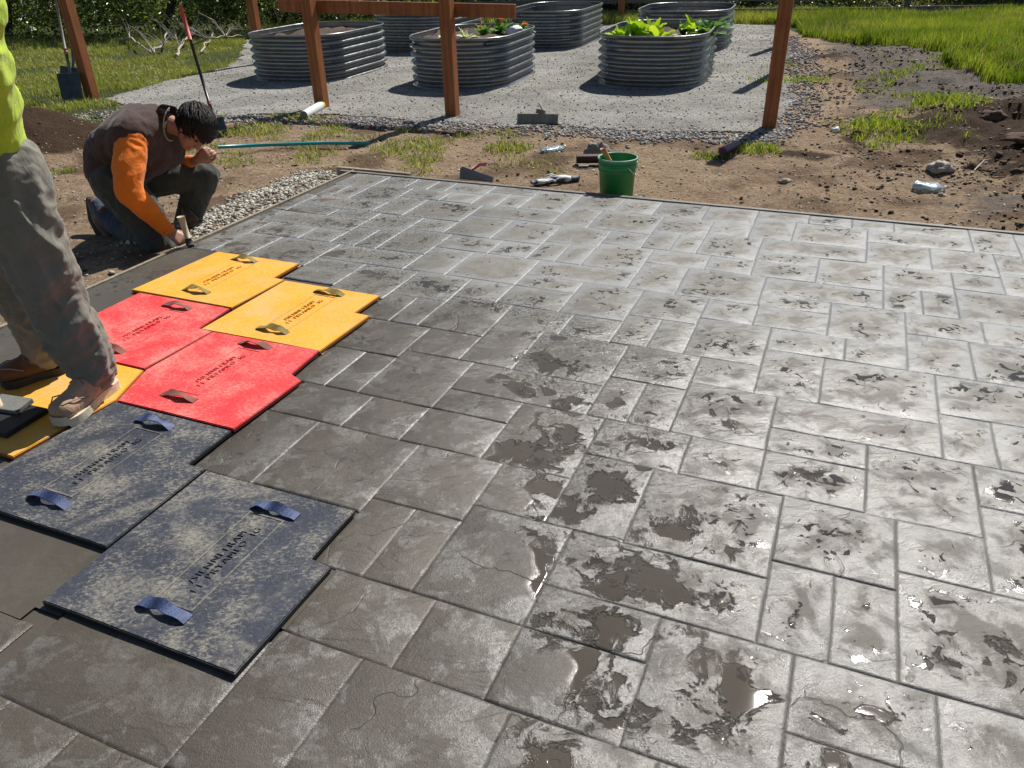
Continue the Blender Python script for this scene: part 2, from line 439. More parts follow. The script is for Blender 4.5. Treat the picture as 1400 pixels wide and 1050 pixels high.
M['petal_pink'] = leafy('pink_petals', (.55, .10, .22), (.75, .25, .40), .5, .3)
M['petal_white'] = leafy('pale_petals', (.55, .60, .50), (.75, .80, .72), .5, .3)
M['petal_orange'] = leafy('orange_petals', (.65, .14, .05), (.75, .25, .08), .5, .3)
M['bark'] = simple('dark_bark', (.05, .04, .03), .95, 0, .4, 9, .02, 14)
M['twig'] = simple('bleached_dead_wood', (.34, .30, .25), .85, 0, .35, 12, .004)
M['bedsoil'] = simple('planting_soil', (.085, .052, .036), .95, 0, .5, 9, .03, 22)
M['fence'] = simple('grey_fence_rail', (.13, .125, .11), .85, 0, .35, 7, .004)
M['fencedark'] = simple('dark_fence_post', (.03, .028, .025), .85, 0, .35, 7, .004)
M['hill'] = simple('distant_pasture', (.07, .10, .03), .95, 0, .35, .3)
def cloth(name, col, dirt=None, amt=.5, rough=.85, weave=900):
    t = MT(name, rough, .25)
    o = t.obj()
    c = t.mix(t.noise(7, 4, .6, o), tuple(q*.8 for q in col), tuple(min(1, q*1.15) for q in col))
    if dirt: c = t.mix(t.rng(t.noise(5, 6, .68, o), .48, .66, 0, amt, True), c, dirt)
    n = t.bump(t.noise(5.5, 4, .55, t.map(o, scale=(1, 1, .6)), .9), .035, .55)
    n = t.bump(t.noise(24, 3, .5, t.map(o, scale=(1, 1, .5)), 1.2), .006, .7, n)
    n = t.bump(t.noise(weave, 2, .5, o), .0006, 1, n)
    t.b.inputs['Sheen Weight'].default_value = .15
    return t.set(color=c, normal=n)
M['pants'] = cloth('grey_green_canvas', (.19, .185, .155), (.24, .225, .185), .4)
M['pants2'] = cloth('dark_grey_canvas', (.055, .058, .050), (.10, .09, .07), .5)
M['hivis'] = cloth('lime_hi_vis_jersey', (.46, .64, .03), (.34, .46, .04), .35, .85)
M['orange'] = cloth('orange_jersey', (.82, .20, .012), (.55, .16, .03), .3, .75)
M['vest'] = cloth('brown_canvas_vest', (.062, .034, .028), (.11, .07, .055), .35)
M['fleece'] = cloth('pale_fleece_lining', (.35, .33, .28), None, 0, .95, 300)
M['denim'] = cloth('blue_denim', (.035, .055, .085), (.08, .09, .10), .5)
M['skin'] = simple('skin', (.36, .17, .105), .5, 0, .15, 14, .001, 200)
M['hair'] = simple('dark_brown_hair', (.012, .008, .006), .5, 0, .5, 60, .004, 260, spec=.25)
M['boot'] = cloth('tan_suede_boot', (.44, .30, .195), (.26, .17, .11), .5, .8)
M['boot2'] = cloth('brown_leather_boot', (.13, .06, .03), (.08, .05, .03), .5, .6)
M['sole'] = simple('cream_boot_sole', (.58, .50, .38), .8, 0, .2, 20, .002)
M['sole_dark'] = simple('dark_boot_sole', (.04, .035, .03), .8, 0, .2, 20, .002)
M['lace'] = simple('boot_lace', (.35, .27, .20), .8)
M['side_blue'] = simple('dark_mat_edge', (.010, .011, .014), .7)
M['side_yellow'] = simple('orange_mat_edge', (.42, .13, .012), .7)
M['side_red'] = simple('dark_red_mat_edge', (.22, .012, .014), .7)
M['eye'] = simple('dark_eye', (.02, .015, .012), .3)

# ------------------------------------------------------------------ ground
GRAVEL = [(-5.57, 11.27), (-5.25, 12.85), (-4.75, 14.37), (-5.2, 16.78), (-5.9, 19.0), (-5.0, 20.3), (0.25, 20.8), (4.9, 20.2), (6.15, 19.11), (4.95, 14.69), (3.85, 10.85), (3.1, 8.7), (2.66, 8.05), (1.44, 8.3), (0.07, 8.83), (-1.12, 9.3), (-2.49, 9.85), (-3.14, 9.7), (-4.83, 10.46)]
GRASS_R = [(6.0, 19.6), (6.35, 16.8), (6.3, 14.2), (6.9, 12.6), (6.3, 10.6), (6.5, 9.4), (8, 8.6), (13, 7), (40, 6), (60, 40), (6, 60)]
GRASS_L = [(-40, 60), (-40, 7.5), (-7.0, 9.2), (-5.2, 9.25), (-4.55, 9.3), (-4.4, 9.9), (-4.83, 10.46), (-5.57, 11.2), (-5.25, 12.9), (-4.75, 14.4), (-5.2, 16.8), (-5.9, 19.2), (-5.0, 20.4), (0, 20.9), (5, 20.3), (6.0, 19.7), (6, 60)]
def slabc(x, y):
    return x*AX.x+y*AX.y, x*AY.x+y*AY.y
def hgt(x, y):
    x = np.asarray(x, float); y = np.asarray(y, float)
    v, u = slabc(x, y)
    h = -0.10+.035*(fbm(x*1.3, y*1.3, 4, 3)-.5)
    soft = 1-sstep(8.0, 8.8, y+.36*x)*sstep(-7, -5, x)*(1-sstep(2.9, 3.6, x-.39*(y-8.2)))      # not in the gravel yard
    h = h+soft*.075*(fbm(x*5, y*5, 5, 9)-.5)
    # dark soil heap on the left
    h = h+.42*np.exp(-(((x+5.35)/1.05)**2+((y-8.25)/.85)**2)**1.3)
    # dug-up ridges on the right
    rr = sstep(3.0, 4.6, x-.25*(y-7))*(1-sstep(12, 17, y))
    h = h+rr*(.14*fbm(x*1.1, y*1.4, 5, 21)+.20*(fbm(x*3.5, y*4.2, 6, 5)-.45))
    h = h+.20*np.exp(-(((x-6.0)/1.7)**2+((y-8.1)/.55)**2))+.16*np.exp(-(((x-5.7)/1.3)**2+((y-12.6)/1.2)**2))
    h = h+.10*np.exp(-(((x-5.6)/.9)**2+((y-6.6)/.5)**2))
    # strip of stone along the left form is almost flush
    h = h+.055*np.exp(-((v+4.15)/.35)**2)*(u < 5.6)*(u > -2)
    slab = sstep(-3.98, -3.90, v)*(1-sstep(5.60, 5.68, u))
    h = h*(1-slab)+(-.13)*slab
    gentle = sstep(30, 90, y)
    h = h*(1-gentle)+(-.1+.8*(fbm(x*.02, y*.02, 3, 2)-.5))*gentle
    return h
def H1(x, y): return float(hgt(np.array([x]), np.array([y]))[0])
def axis(parts):
    a = []
    for lo, hi, st in parts: a += list(np.arange(lo, hi, st))
    return np.array(a)
xs = axis([(-400, -60, 40), (-60, -16, 4), (-16, -8, .25), (-8, 9, .06), (9, 18, .25), (18, 60, 4), (60, 401, 40)])
ys = axis([(-60, -4, 8), (-4, 2, .5), (2, 11, .055), (11, 22, .16), (22, 40, 1), (40, 120, 8), (120, 801, 60)])
X, Y = np.meshgrid(xs, ys); Zg = hgt(X, Y)
nx, ny = len(xs), len(ys)
idx = np.arange(nx*ny).reshape(ny, nx)
F = np.stack([idx[:-1, :-1], idx[:-1, 1:], idx[1:, 1:], idx[1:, :-1]], -1).reshape(-1)
gm = np_mesh('ground', np.stack([X.ravel(), Y.ravel(), Zg.ravel()], -1), F, 4, True)
xf, yf = X.ravel(), Y.ravel(); vf, uf = slabc(xf, yf)
zone = np.zeros((nx*ny, 4), np.float32); zone[:, 3] = 1
wet = np.exp(-(((xf-5.2)/1.8)**2+((yf-6.4)/1.3)**2)**1.2)*.75
wet = np.maximum(wet, np.exp(-(((xf+5.35)/1.25)**2+((yf-8.2)/1.05)**2)**2)*1.3)
wet = np.maximum(wet, np.exp(-(((xf-2.7)/1.4)**2+((yf-7.2)/.6)**2)**1.1)*.55)
wet = np.maximum(wet, .95*np.exp(-(((xf-5.6)/2.4)**2+((yf-7.6)/1.0)**2)))
wet = np.maximum(wet, .62*np.exp(-(((xf-5.6)/1.6)**2+((yf-13)/1.6)**2)))
zone[:, 0] = wet
zone[:, 1] = np.maximum(sstep(3.0, 4.3, xf-.3*(yf-8))*sstep(7.6, 9.2, yf)*.72, .7*np.exp(-(((xf-4.2)/1.3)**2+((yf-5.3)/.5)**2)))
zone[:, 2] = np.maximum(inpoly(xf, yf, GRASS_R), inpoly(xf, yf, GRASS_L))*1.0
at = gm.color_attributes.new('zone', 'FLOAT_COLOR', 'POINT'); at.data.foreach_set('color', zone.ravel())
tag(link('ground', gm, M['soil']), kind='structure')

# gravel yard: a thin layer spread over the soil, ragged edge
gx = np.arange(-6.6, 7.2, .05); gy = np.arange(7.7, 21.4, .05)
GX, GY = np.meshgrid(gx, gy)
jx = GX+.45*(fbm(GX*1.7, GY*1.7, 5, 31)-.5); jy = GY+.45*(fbm(GX*1.7, GY*1.7, 5, 41)-.5)
ins = inpoly(jx, jy, GRAVEL)
ii = np.arange(GX.size).reshape(GX.shape)
cell = ins[:-1, :-1] & ins[1:, 1:] & ins[:-1, 1:] & ins[1:, :-1]
q = np.stack([ii[:-1, :-1], ii[:-1, 1:], ii[1:, 1:], ii[1:, :-1]], -1)[cell]
used = np.unique(q); remap = np.zeros(GX.size, np.int64); remap[used] = np.arange(len(used))
gz = hgt(GX, GY).ravel()[used]+.014+.006*(fbm(GX.ravel()[used]*9, GY.ravel()[used]*9, 3, 8)-.5)
yard = np_mesh('gravel_yard', np.stack([GX.ravel()[used], GY.ravel()[used], gz], -1), remap[q].ravel(), 4, True)
tag(link('gravel_yard', yard, M['gravel']), kind='structure')

# ------------------------------------------------------------------ slab, its stamped stones
ST = [(-1.201,-0.772,2.773,3.184),(-0.772,-0.436,2.862,3.187),(-0.772,-0.606,2.523,2.862),(-0.606,-0.436,2.524,2.862),(-0.436,-0.173,2.941,3.187),(-0.436,-0.077,2.524,2.941),(-1.383,-0.772,2.523,2.772),(-0.692,-0.348,2.267,2.524),(-0.348,-0.075,2.267,2.524),(-1.045,-0.692,2.099,2.523),(-0.692,-0.43,1.843,2.267),(-0.43,0.013,1.843,2.267),(-0.597,0.013,1.58,1.843),(-0.597,-0.246,1.407,1.58),(-0.246,0.111,1.146,1.581),(-0.598,-0.246,1.146,1.407),(-0.866,-0.598,1.146,1.407),(-1.213,-0.866,1.145,1.407),(-1.217,-0.952,0.701,1.145),(-0.952,-0.519,0.25,1.145),(-0.519,-0.151,0.1,1.146),(-0.151,0.111,0.1,1.146),(0.111,0.449,1.331,1.581),(0.111,0.449,0.45,1.331),(0.449,1.25,0.8,1.581),(0.449,1.25,0.45,0.8),(0.013,0.364,1.928,2.268),(0.013,0.196,1.581,1.928),(0.196,0.364,1.581,1.928),(0.364,0.62,2.015,2.268),(0.364,1.05,1.581,2.015),(0.62,1.25,2.015,2.442),(0.62,1.1,2.442,2.693),(-0.173,0.164,3.364,3.606),(0.164,0.425,3.364,3.606),(-0.173,0.084,2.941,3.364),(0.084,0.529,2.941,3.364),(-0.077,0.529,2.693,2.941),(-0.077,0.272,2.524,2.693),(-0.075,0.272,2.268,2.524),(0.272,0.62,2.268,2.693),(0.529,0.995,3.027,3.364),(0.529,0.708,2.693,3.027),(0.708,1.25,2.693,3.027),(0.425,0.764,3.759,4.014),(0.425,0.689,3.364,3.759),(0.689,1.2,3.364,3.759),(0.764,1.35,3.759,4.014),(0.078,0.425,3.606,4.014),(-0.274,0.078,3.859,4.013),(-0.266,0.078,3.606,3.859),(-0.274,0.326,4.013,4.267),(-0.019,0.326,4.267,4.676),(-0.372,0.232,4.676,4.926),(-0.372,-0.019,4.51,4.676),(-0.367,-0.019,4.266,4.51),(-0.206,0.232,4.926,5.312),(-0.468,-0.206,4.926,5.312),(-0.468,-0.132,5.312,5.483),(-0.132,0.135,5.312,5.484),(0.135,0.388,5.312,5.48),(0.388,0.821,5.312,5.477),(0.232,0.821,5.068,5.312),(0.232,0.58,4.676,5.068),(0.58,0.919,4.676,5.068),(0.821,1.069,5.068,5.466),(1.069,1.6,5.068,5.454),(0.919,1.3,4.752,5.068),(0.919,1.3,4.423,4.752),(0.326,0.673,4.344,4.676),(0.326,0.509,4.014,4.344),(0.509,0.673,4.014,4.344),(0.673,0.919,4.423,4.676),(0.673,1.25,4.014,4.423),(-1.15,-0.807,5.162,5.458),(-0.807,-0.468,5.161,5.468),(-1.418,-1.15,5.162,5.429),(-1.75,-1.418,5.163,5.411),(-1.75,-1.494,4.762,5.163),(-1.494,-1.06,4.762,5.163),(-1.06,-0.721,4.835,5.161),(-1.06,-0.88,4.507,4.835),(-0.88,-0.721,4.507,4.835),(-0.721,-0.468,4.926,5.161),(-0.721,-0.372,4.507,4.926),(-0.969,-0.624,4.266,4.507),(-0.624,-0.367,4.266,4.507),(-0.969,-0.706,3.853,4.266),(-0.706,-0.274,3.853,4.266),(-1.66,-1.315,4.421,4.762),(-1.66,-1.48,4.096,4.421),(-1.48,-1.315,4.096,4.421),(-1.315,-1.06,4.507,4.762),(-1.315,-0.969,4.096,4.507),(-1.565,-0.969,3.852,4.096),(-1.565,-1.214,3.683,3.851),(-1.565,-1.214,3.427,3.683),(-1.214,-0.868,3.427,3.852),(-0.868,-0.521,3.517,3.853),(-0.868,-0.692,3.186,3.517),(-0.692,-0.521,3.186,3.517),(-0.521,-0.266,3.606,3.853),(-0.521,-0.173,3.187,3.606),(-1.463,-1.124,3.184,3.427),(-1.124,-0.868,3.184,3.427),(-1.463,-1.201,2.772,3.184),(-3.757,-3.425,5.158,5.52),(-3.425,-3.157,5.248,5.516),(-3.157,-2.962,5.248,5.515),(-2.962,-2.803,5.249,5.509),(-2.803,-2.462,5.249,5.5),(-2.462,-2.092,5.336,5.502),(-2.462,-2.271,5.009,5.336),(-2.271,-2.092,5.01,5.336),(-2.092,-1.75,5.01,5.369),(-2.358,-1.75,4.762,5.01),(-2.358,-2.014,4.35,4.762),(-2.014,-1.66,4.351,4.762),(-2.28,-1.916,4.096,4.351),(-1.916,-1.66,4.096,4.351),(-2.28,-2.005,3.688,4.096),(-2.005,-1.565,3.688,4.096),(-2.882,-2.28,3.689,3.944),(-2.978,-2.629,4.277,4.603),(-2.977,-2.79,3.943,4.277),(-2.79,-2.629,3.944,4.277),(-2.629,-2.358,4.35,4.604),(-2.629,-2.28,3.944,4.35),(-3.07,-2.731,5.009,5.249),(-2.731,-2.462,5.008,5.249),(-3.07,-2.809,4.603,5.008),(-2.809,-2.358,4.604,5.008),(-3.734,-3.593,4.858,5.158),(-3.593,-3.425,4.858,5.158),(-3.425,-3.07,4.858,5.248),(-3.694,-3.07,4.603,4.858),(-3.689,-3.323,4.43,4.603),(-3.323,-2.978,4.43,4.603),(-3.697,-2.977,4.188,4.43),(-3.609,-3.226,3.943,4.188),(-3.226,-2.977,3.943,4.188),(-3.609,-3.331,3.563,3.942),(-3.331,-2.882,3.539,3.943),(-3.8,-3.697,4.188,4.435),(-3.8,-3.609,3.765,4.188),(-3.8,-3.609,3.56,3.765),(-2.882,-2.535,3.534,3.69),(-2.875,-2.535,3.341,3.534),(-2.535,-2.169,3.263,3.689),(-2.169,-1.821,3.346,3.688),(-1.821,-1.565,3.427,3.688),(-1.821,-1.463,3.028,3.427),(-2.169,-1.988,3.028,3.346),(-1.988,-1.821,3.028,3.346),(-2.091,-1.741,2.694,3.028),(-1.741,-1.463,2.772,3.028),(-1.741,-1.383,2.351,2.772),(-2.082,-1.91,2.351,2.694),(-1.91,-1.741,2.351,2.694),(-2.012,-1.658,2.098,2.351),(-1.658,-1.391,2.098,2.351),(-1.383,-1.045,2.352,2.523),(-1.391,-1.045,2.098,2.352),(-1.299,-0.951,1.752,2.099),(-0.951,-0.692,1.843,2.099),(-0.951,-0.597,1.407,1.843),(-1.299,-1.124,1.407,1.752),(-1.124,-0.951,1.407,1.752),(-1.751,-1.299,1.673,2.098),(-2.018,-1.751,1.664,2.098),(-1.845,-1.217,0.695,1.1),(-1.722,-1.481,0.25,0.695),(-2.3,-1.722,0.25,0.695),(-1.481,-1.222,0.25,0.695)]
ST = [list(s) for s in ST]
for s in ST:
    if s[3] > 5.15 and not any(o is not s and o[2] >= s[3]-.01 and min(o[1], s[1])-max(o[0], s[0]) > .05 for o in ST): s[3] = 5.50
MATS = {
 'yellow_a': ('yellow', [(-2.804, 2.583), (-2.804, 3.262), (-2.174, 3.258), (-2.178, 3.02), (-2.086, 3.012), (-2.098, 2.589)], [(-2.452, 3.185), (-2.445, 2.691)]),
 'yellow_b': ('yellow', [(-3.545, 2.852), (-3.51, 3.515), (-2.893, 3.516), (-2.885, 3.272), (-2.808, 3.266), (-2.832, 2.846)], [(-3.24, 3.44), (-3.175, 2.958)]),
 'yellow_c': ('yellow', [(-3.42, 1.46), (-3.385, 2.03), (-3.385, 2.16), (-2.742, 2.152), (-2.648, 1.906), (-2.68, 1.45)], []),
 'red_a': ('red', [(-3.468, 2.17), (-3.468, 2.838), (-2.836, 2.838), (-2.816, 2.592), (-2.727, 2.585), (-2.745, 2.16)], [(-3.114, 2.75), (-3.053, 2.249)]),
 'red_b': ('red', [(-2.722, 2.582), (-2.102, 2.594), (-2.084, 2.36), (-2.006, 2.325), (-2.023, 1.904), (-2.64, 1.904), (-2.737, 2.16)], [(-2.422, 2.53), (-2.411, 2.018)]),
 'blue_a': ('blue', [(-1.930, .962), (-1.932, 1.648), (-1.299, 1.650), (-1.294, 1.400), (-1.216, 1.390), (-1.224, .963)], [(-1.546, 1.545), (-1.562, 1.062)]),
 'blue_b': ('blue', [(-2.672, 1.203), (-1.938, 1.205), (-1.940, 1.655), (-2.021, 1.656), (-2.026, 1.896), (-2.64, 1.896)], [(-2.347, 1.82), (-2.313, 1.308)]),
}
slabroot = empty('concrete_slab', (0, 0, 0), -YAW); tag(slabroot, kind='structure')
bm = bmesh.new(); boxat(bm, (-.35, 2.45, -.0695), (6.96, 6.10, .119))
from_bm('slab_body', bm, M['smooth'], slabroot)
occ_n = .05
ux = np.arange(-3.80, 2.9, occ_n); uy = np.arange(-.5, 5.5, occ_n)
OX, OY = np.meshgrid(ux+occ_n/2, uy+occ_n/2)
occ = np.zeros(OX.shape, bool)
for s in ST: occ |= (OX > s[0]-.01) & (OX < s[1]+.01) & (OY > s[2]-.01) & (OY < s[3]+.01)
un = ((OX < -2.32) & (OY < 2.2)) | ((OX < -1.97) & (OY > .9) & (OY < 2.0)) | ((OX < -2.1) & (OY > 1.9) & (OY < 2.62)) | ((OX < -2.62) & (OY < 3.3)) | ((OX < -1.2) & (OY > .97) & (OY < 1.66))
un |= (OX < -2.98) & (OY < 3.56)
free = ~occ & ~un
rg2 = random.Random(5)
while True:                                          # carry the pattern on beyond what the photograph shows
    ys_, xs_ = np.where(free)
    if len(xs_) == 0: break
    k = np.lexsort((xs_, ys_))[0]; cy, cx = ys_[k], xs_[k]
    tw, th = rg2.choice([(8, 9), (10, 7), (13, 9), (8, 12), (9, 9), (7, 7)])
    wd = 1
    while wd < tw and cx+wd < free.shape[1] and free[cy, cx+wd]: wd += 1
    hh = 1
    while hh < th and cy+hh < free.shape[0] and free[cy+hh, cx:cx+wd].all(): hh += 1
    free[cy:cy+hh, cx:cx+wd] = False
    if wd*hh > 5 and min(wd, hh) > 1:
        ST.append([ux[cx], ux[cx]+wd*occ_n, uy[cy], uy[cy]+hh*occ_n])
stone_n = 0
def stone_mesh(x0, x1, y0, y1, seed):
    g = .0030
    x0 += g; x1 -= g; y0 += g; y1 -= g
    ix = max(2, int((x1-x0)/.09)); iy = max(2, int((y1-y0)/.09)); nx_ = ix+2; ny_ = iy+2; e_ = .007
    GXs = [x0]+[x0+e_+(x1-x0-2*e_)*i/ix for i in range(ix+1)]+[x1]; GYs = [y0]+[y0+e_+(y1-y0-2*e_)*i/iy for i in range(iy+1)]+[y1]
    vs = []; fs = []; cx, cy = (x0+x1)/2, (y0+y1)/2
    r = random.Random(seed); tx, ty = r.uniform(-.004, .004), r.uniform(-.004, .004)
    def zz(x, y):
        return .0035*(noise.noise(Vector((x*3.1+seed, y*3.1, seed*.7))))+tx*(x-cx)*.8+ty*(y-cy)*.8-.0012
    def edge(x, y):
        j = .0032
        return x+j*noise.noise(Vector((x*9, y*9, 1.5+seed))), y+j*noise.noise(Vector((x*9, y*9, 7.5+seed)))
    for j in range(ny_+1):
        for i in range(nx_+1):
            x = GXs[i]; y = GYs[j]
            b = i in (0, nx_) or j in (0, ny_)
            X_, Y_ = edge(x, y) if b else (x, y)
            vs.append((X_, Y_, zz(x, y)-(.0013 if b else 0)))
    W_ = nx_+1
    for j in range(ny_):
        for i in range(nx_):
            a = j*W_+i; fs.append((a, a+1, a+W_+1, a+W_))
    loop = [i for i in range(W_)]+[j*W_+nx_ for j in range(1, ny_+1)]+[ny_*W_+i for i in range(nx_-1, -1, -1)]+[j*W_ for j in range(ny_-1, 0, -1)]
    base = len(vs); sg = .0042
    for v in loop:
        x, y, z = vs[v]
        dx = -1 if v % W_ == 0 else (1 if v % W_ == nx_ else 0); dy = -1 if v < W_ else (1 if v >= ny_*W_ else 0)
        vs.append((x+dx*sg, y+dy*sg, -.0068))
    n = len(loop)
    for k in range(n):
        fs.append((loop[k], base+k, base+(k+1) % n, loop[(k+1) % n]))
    me = bpy.data.meshes.new('stone'); me.from_pydata(vs, [], fs)
    me.polygons.foreach_set('use_smooth', [True]*len(fs)); me.update()
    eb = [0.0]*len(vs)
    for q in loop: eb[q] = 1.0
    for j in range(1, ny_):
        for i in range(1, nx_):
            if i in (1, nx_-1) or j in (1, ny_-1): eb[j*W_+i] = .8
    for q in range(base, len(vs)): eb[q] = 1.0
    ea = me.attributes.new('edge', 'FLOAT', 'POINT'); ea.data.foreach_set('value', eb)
    return me
NTR = 174
extra = sorted(ST[NTR:], key=lambda s: (abs(s[0])+abs(s[2]-2)))[:300-NTR]
for k, s in enumerate(sorted(ST[:NTR]+extra, key=lambda s: (s[2], s[0]))):
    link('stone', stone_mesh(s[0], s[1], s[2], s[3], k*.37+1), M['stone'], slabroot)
# the part not yet stamped, level with the stones
vs = []; fs = []
cells = un & ~occ
for j in range(cells.shape[0]):
    i = 0
    while i < cells.shape[1]:
        if cells[j, i]:
            i0 = i
            while i < cells.shape[1] and cells[j, i]: i += 1
            b = len(vs); xa, xb = (ux[i0] if i0 else -3.82), ux[i-1]+occ_n; ya, yb = uy[j], uy[j]+occ_n
            vs += [(xa, ya, -.0022), (xb, ya, -.0022), (xb, yb, -.0022), (xa, yb, -.0022)]; fs.append((b, b+1, b+2, b+3))
        else: i += 1
me = bpy.data.meshes.new('unstamped_surface'); me.from_pydata(vs, [], fs)
link('unstamped_surface', me, M['smooth'], slabroot)

# form boards round the slab
def board(name, a, b, wd, ht, mat, label, top=.002):
    root = empty(name, S(*a)); d = Vector(b)-Vector(a); L_ = d.length
    bm = bmesh.new(); boxat(bm, (L_/2, 0, -ht/2+top), (L_, wd, ht), bevel=.003)
    o = from_bm(name, bm, mat); o.matrix_world = Matrix.Translation(S(a[0], a[1])) @ Matrix.Rotation(math.atan2(d.y, d.x)-YAW, 4, 'Z')
    bpy.data.objects.remove(root)
    return tag(o, label, 'board')
board('form_board', (-3.843, -.5), (-3.843, 5.62), .022, .14, M['formwood'], 'long timber form board along the left edge of the wet slab', .004)
board('form_board', (-3.95, 5.535), (3.0, 5.535), .036, .14, M['greywood'], 'long timber form board along the far edge of the slab', .003)
board('form_board', (-4.02, 5.60), (-3.30, 5.60), .04, .10, M['formwood'], 'short pale timber offcut at the far left corner of the slab', .012)

# ------------------------------------------------------------------ stamping mats
def text_mesh(body, size):
    cu = bpy.data.curves.new('lettering', 'FONT'); cu.body = body; cu.size = size; cu.extrude = .0021; cu.offset = -.0012
    cu.align_x = 'CENTER'; cu.align_y = 'CENTER'; cu.space_line = .95; cu.space_character = 1.15; cu.resolution_u = 2
    o = bpy.data.objects.new('tmp', cu); COL.objects.link(o)
    dg = bpy.context.evaluated_depsgraph_get(); me = bpy.data.meshes.new_from_object(o.evaluated_get(dg))
    bpy.data.objects.remove(o); me.materials.clear(); me.name = 'lettering'
    return me
MAT_LABEL = {
 'yellow_a': 'yellow rubber stamping mat with a corner notch, lying nearest the bare grey stones',
 'yellow_b': 'yellow rubber stamping mat beside the kneeling worker, farthest of the mats',
 'yellow_c': 'yellow rubber stamping mat under the standing worker\'s boots',
 'red_a': 'red rubber stamping mat beside the standing worker\'s trouser leg, between yellow mats',
 'red_b': 'red rubber stamping mat with dark red looped handles, touching a blue mat',
 'blue_a': 'dark blue cement-smeared stamping mat, the nearest mat, with raised lettering',
 'blue_b': 'dark blue cement-smeared stamping mat at the toe of the tan boot',
}
def strap_mesh(bm, c, kind, seed):
    r = random.Random(seed); L_ = .185; wd = .036; n = 14
    prev = None; tw = r.choice([-1, 1])*(.9 if kind == 'blue' else .7)
    for i in range(n+1):
        s = i/n; a = s*math.pi
        x = (s-.5)*L_*(1-.12*math.sin(a)); z = .018+(.016+.012*abs(seed_s(seed)))*math.sin(a)**.8+.003*math.sin(5*a+seed)
        t_ = tw*math.sin(a)*math.sin(a*1.6+seed)
        row = []
        for sgn in (-1, 1):
            yy = sgn*wd/2*math.cos(t_); z2 = z+sgn*wd/2*math.sin(t_)*.8
            z2 = max(z2, .0165)
            row.append([bm.verts.new((c[0]+x+.012*math.sin(a)*seed_s(seed), c[1]+yy, z2+dz)) for dz in (0, .0035)])
        if prev:
            (a0, a1), (b0, b1) = prev; (c0, c1), (d0, d1) = row
            bm.faces.new((a1, b1, d1, c1)); bm.faces.new((a0, c0, d0, b0)); bm.faces.new((a0, a1, c1, c0)); bm.faces.new((b0, d0, d1, b1))
        else: bm.faces.new((row[0][0], row[1][0], row[1][1], row[0][1]))
        prev = row
    bm.faces.new((prev[0][0], prev[0][1], prev[1][1], prev[1][0]))
def seed_s(k): return math.sin(k*12.9)
for k, (key, (colr, poly, hnd)) in enumerate(MATS.items()):
    cx = sum(p[0] for p in poly)/len(poly); cy = sum(p[1] for p in poly)/len(poly)
    root = empty('stamping_mat', S(cx, cy, 0), -YAW, MAT_LABEL[key], 'stamping mat', 'rubber stamping mats laid edge to edge')
    bm = bmesh.new()
    g = .002
    pts = []
    for i in range(len(poly)):                       # densify the outline so that it can waver
        a = Vector(poly[i]); b = Vector(poly[(i+1) % len(poly)]); nseg = max(1, int((b-a).length/.12))
        nrm = Vector(((b-a).y, -(b-a).x)).normalized()
        for s_ in range(nseg):
            p = a.lerp(b, s_/nseg); p = p+nrm*.0022*noise.noise(Vector((p.x*8, p.y*8, k)))
            d = Vector((cx, cy))-p; p = p+d.normalized()*g; pts.append((p.x-cx, p.y-cy))
    area = sum(pts[i][0]*pts[(i+1) % len(pts)][1]-pts[(i+1) % len(pts)][0]*pts[i][1] for i in range(len(pts)))
    if area < 0: pts = pts[::-1]
    def lift(x, y): return .0015+.0022*(noise.noise(Vector((x*2.4+k*3, y*2.4, 2)))+.6)
    TH = .0165
    f = bm.faces.new([bm.verts.new((x, y, lift(x, y)+TH)) for x, y in pts])
    ex = bmesh.ops.extrude_face_region(bm, geom=[f]); bv = [e for e in ex['geom'] if isinstance(e, bmesh.types.BMVert)]
    for v in bv: v.co.z -= TH
    bmesh.ops.recalc_face_normals(bm, faces=bm.faces)
    es = [e for e in bm.edges if e.verts[0].co.z > TH*.8 and e.verts[1].co.z > TH*.8]
    bmesh.ops.bevel(bm, geom=es, offset=.003, segments=2, affect='EDGES')
    bm.normal_update()
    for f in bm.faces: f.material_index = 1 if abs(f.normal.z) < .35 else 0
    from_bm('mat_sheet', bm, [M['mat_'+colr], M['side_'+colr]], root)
    strapm = M['strap_'+colr]
    for i, hp in enumerate(hnd):
        bm = bmesh.new(); strap_mesh(bm, (hp[0]-cx, hp[1]-cy), colr, k*2+i+1)
        bmesh.ops.recalc_face_normals(bm, faces=bm.faces)
        from_bm('strap_handle', bm, strapm, root)
    if hnd:
        mx = (hnd[0][0]+hnd[1][0])/2; my = (hnd[0][1]+hnd[1][1])/2
        bm = bmesh.new(); ln, wd = .42, .135
        for (x, y, sx, sy) in ((0, ln/2, wd, .007), (0, -ln/2, wd, .007), (wd/2, 0, .007, ln+.007), (-wd/2, 0, .007, ln+.007)):
            boxat(bm, (mx-cx+x, my-cy+y, TH+.0035), (sx, sy, .0032 if sx > sy else .0036), bevel=.001)
        from_bm('label_frame', bm, M['pad_'+colr], root)
        tm = text_mesh('/SIENNI FRAM\nI I  PRYAMEO  IG', .036)
        o = link('lettering', tm, M['mat_'+colr], root)
        o.location = (mx-cx, my-cy, TH+.0042); o.rotation_euler = (0, 0, math.pi/2)
print('stones', len(ST))

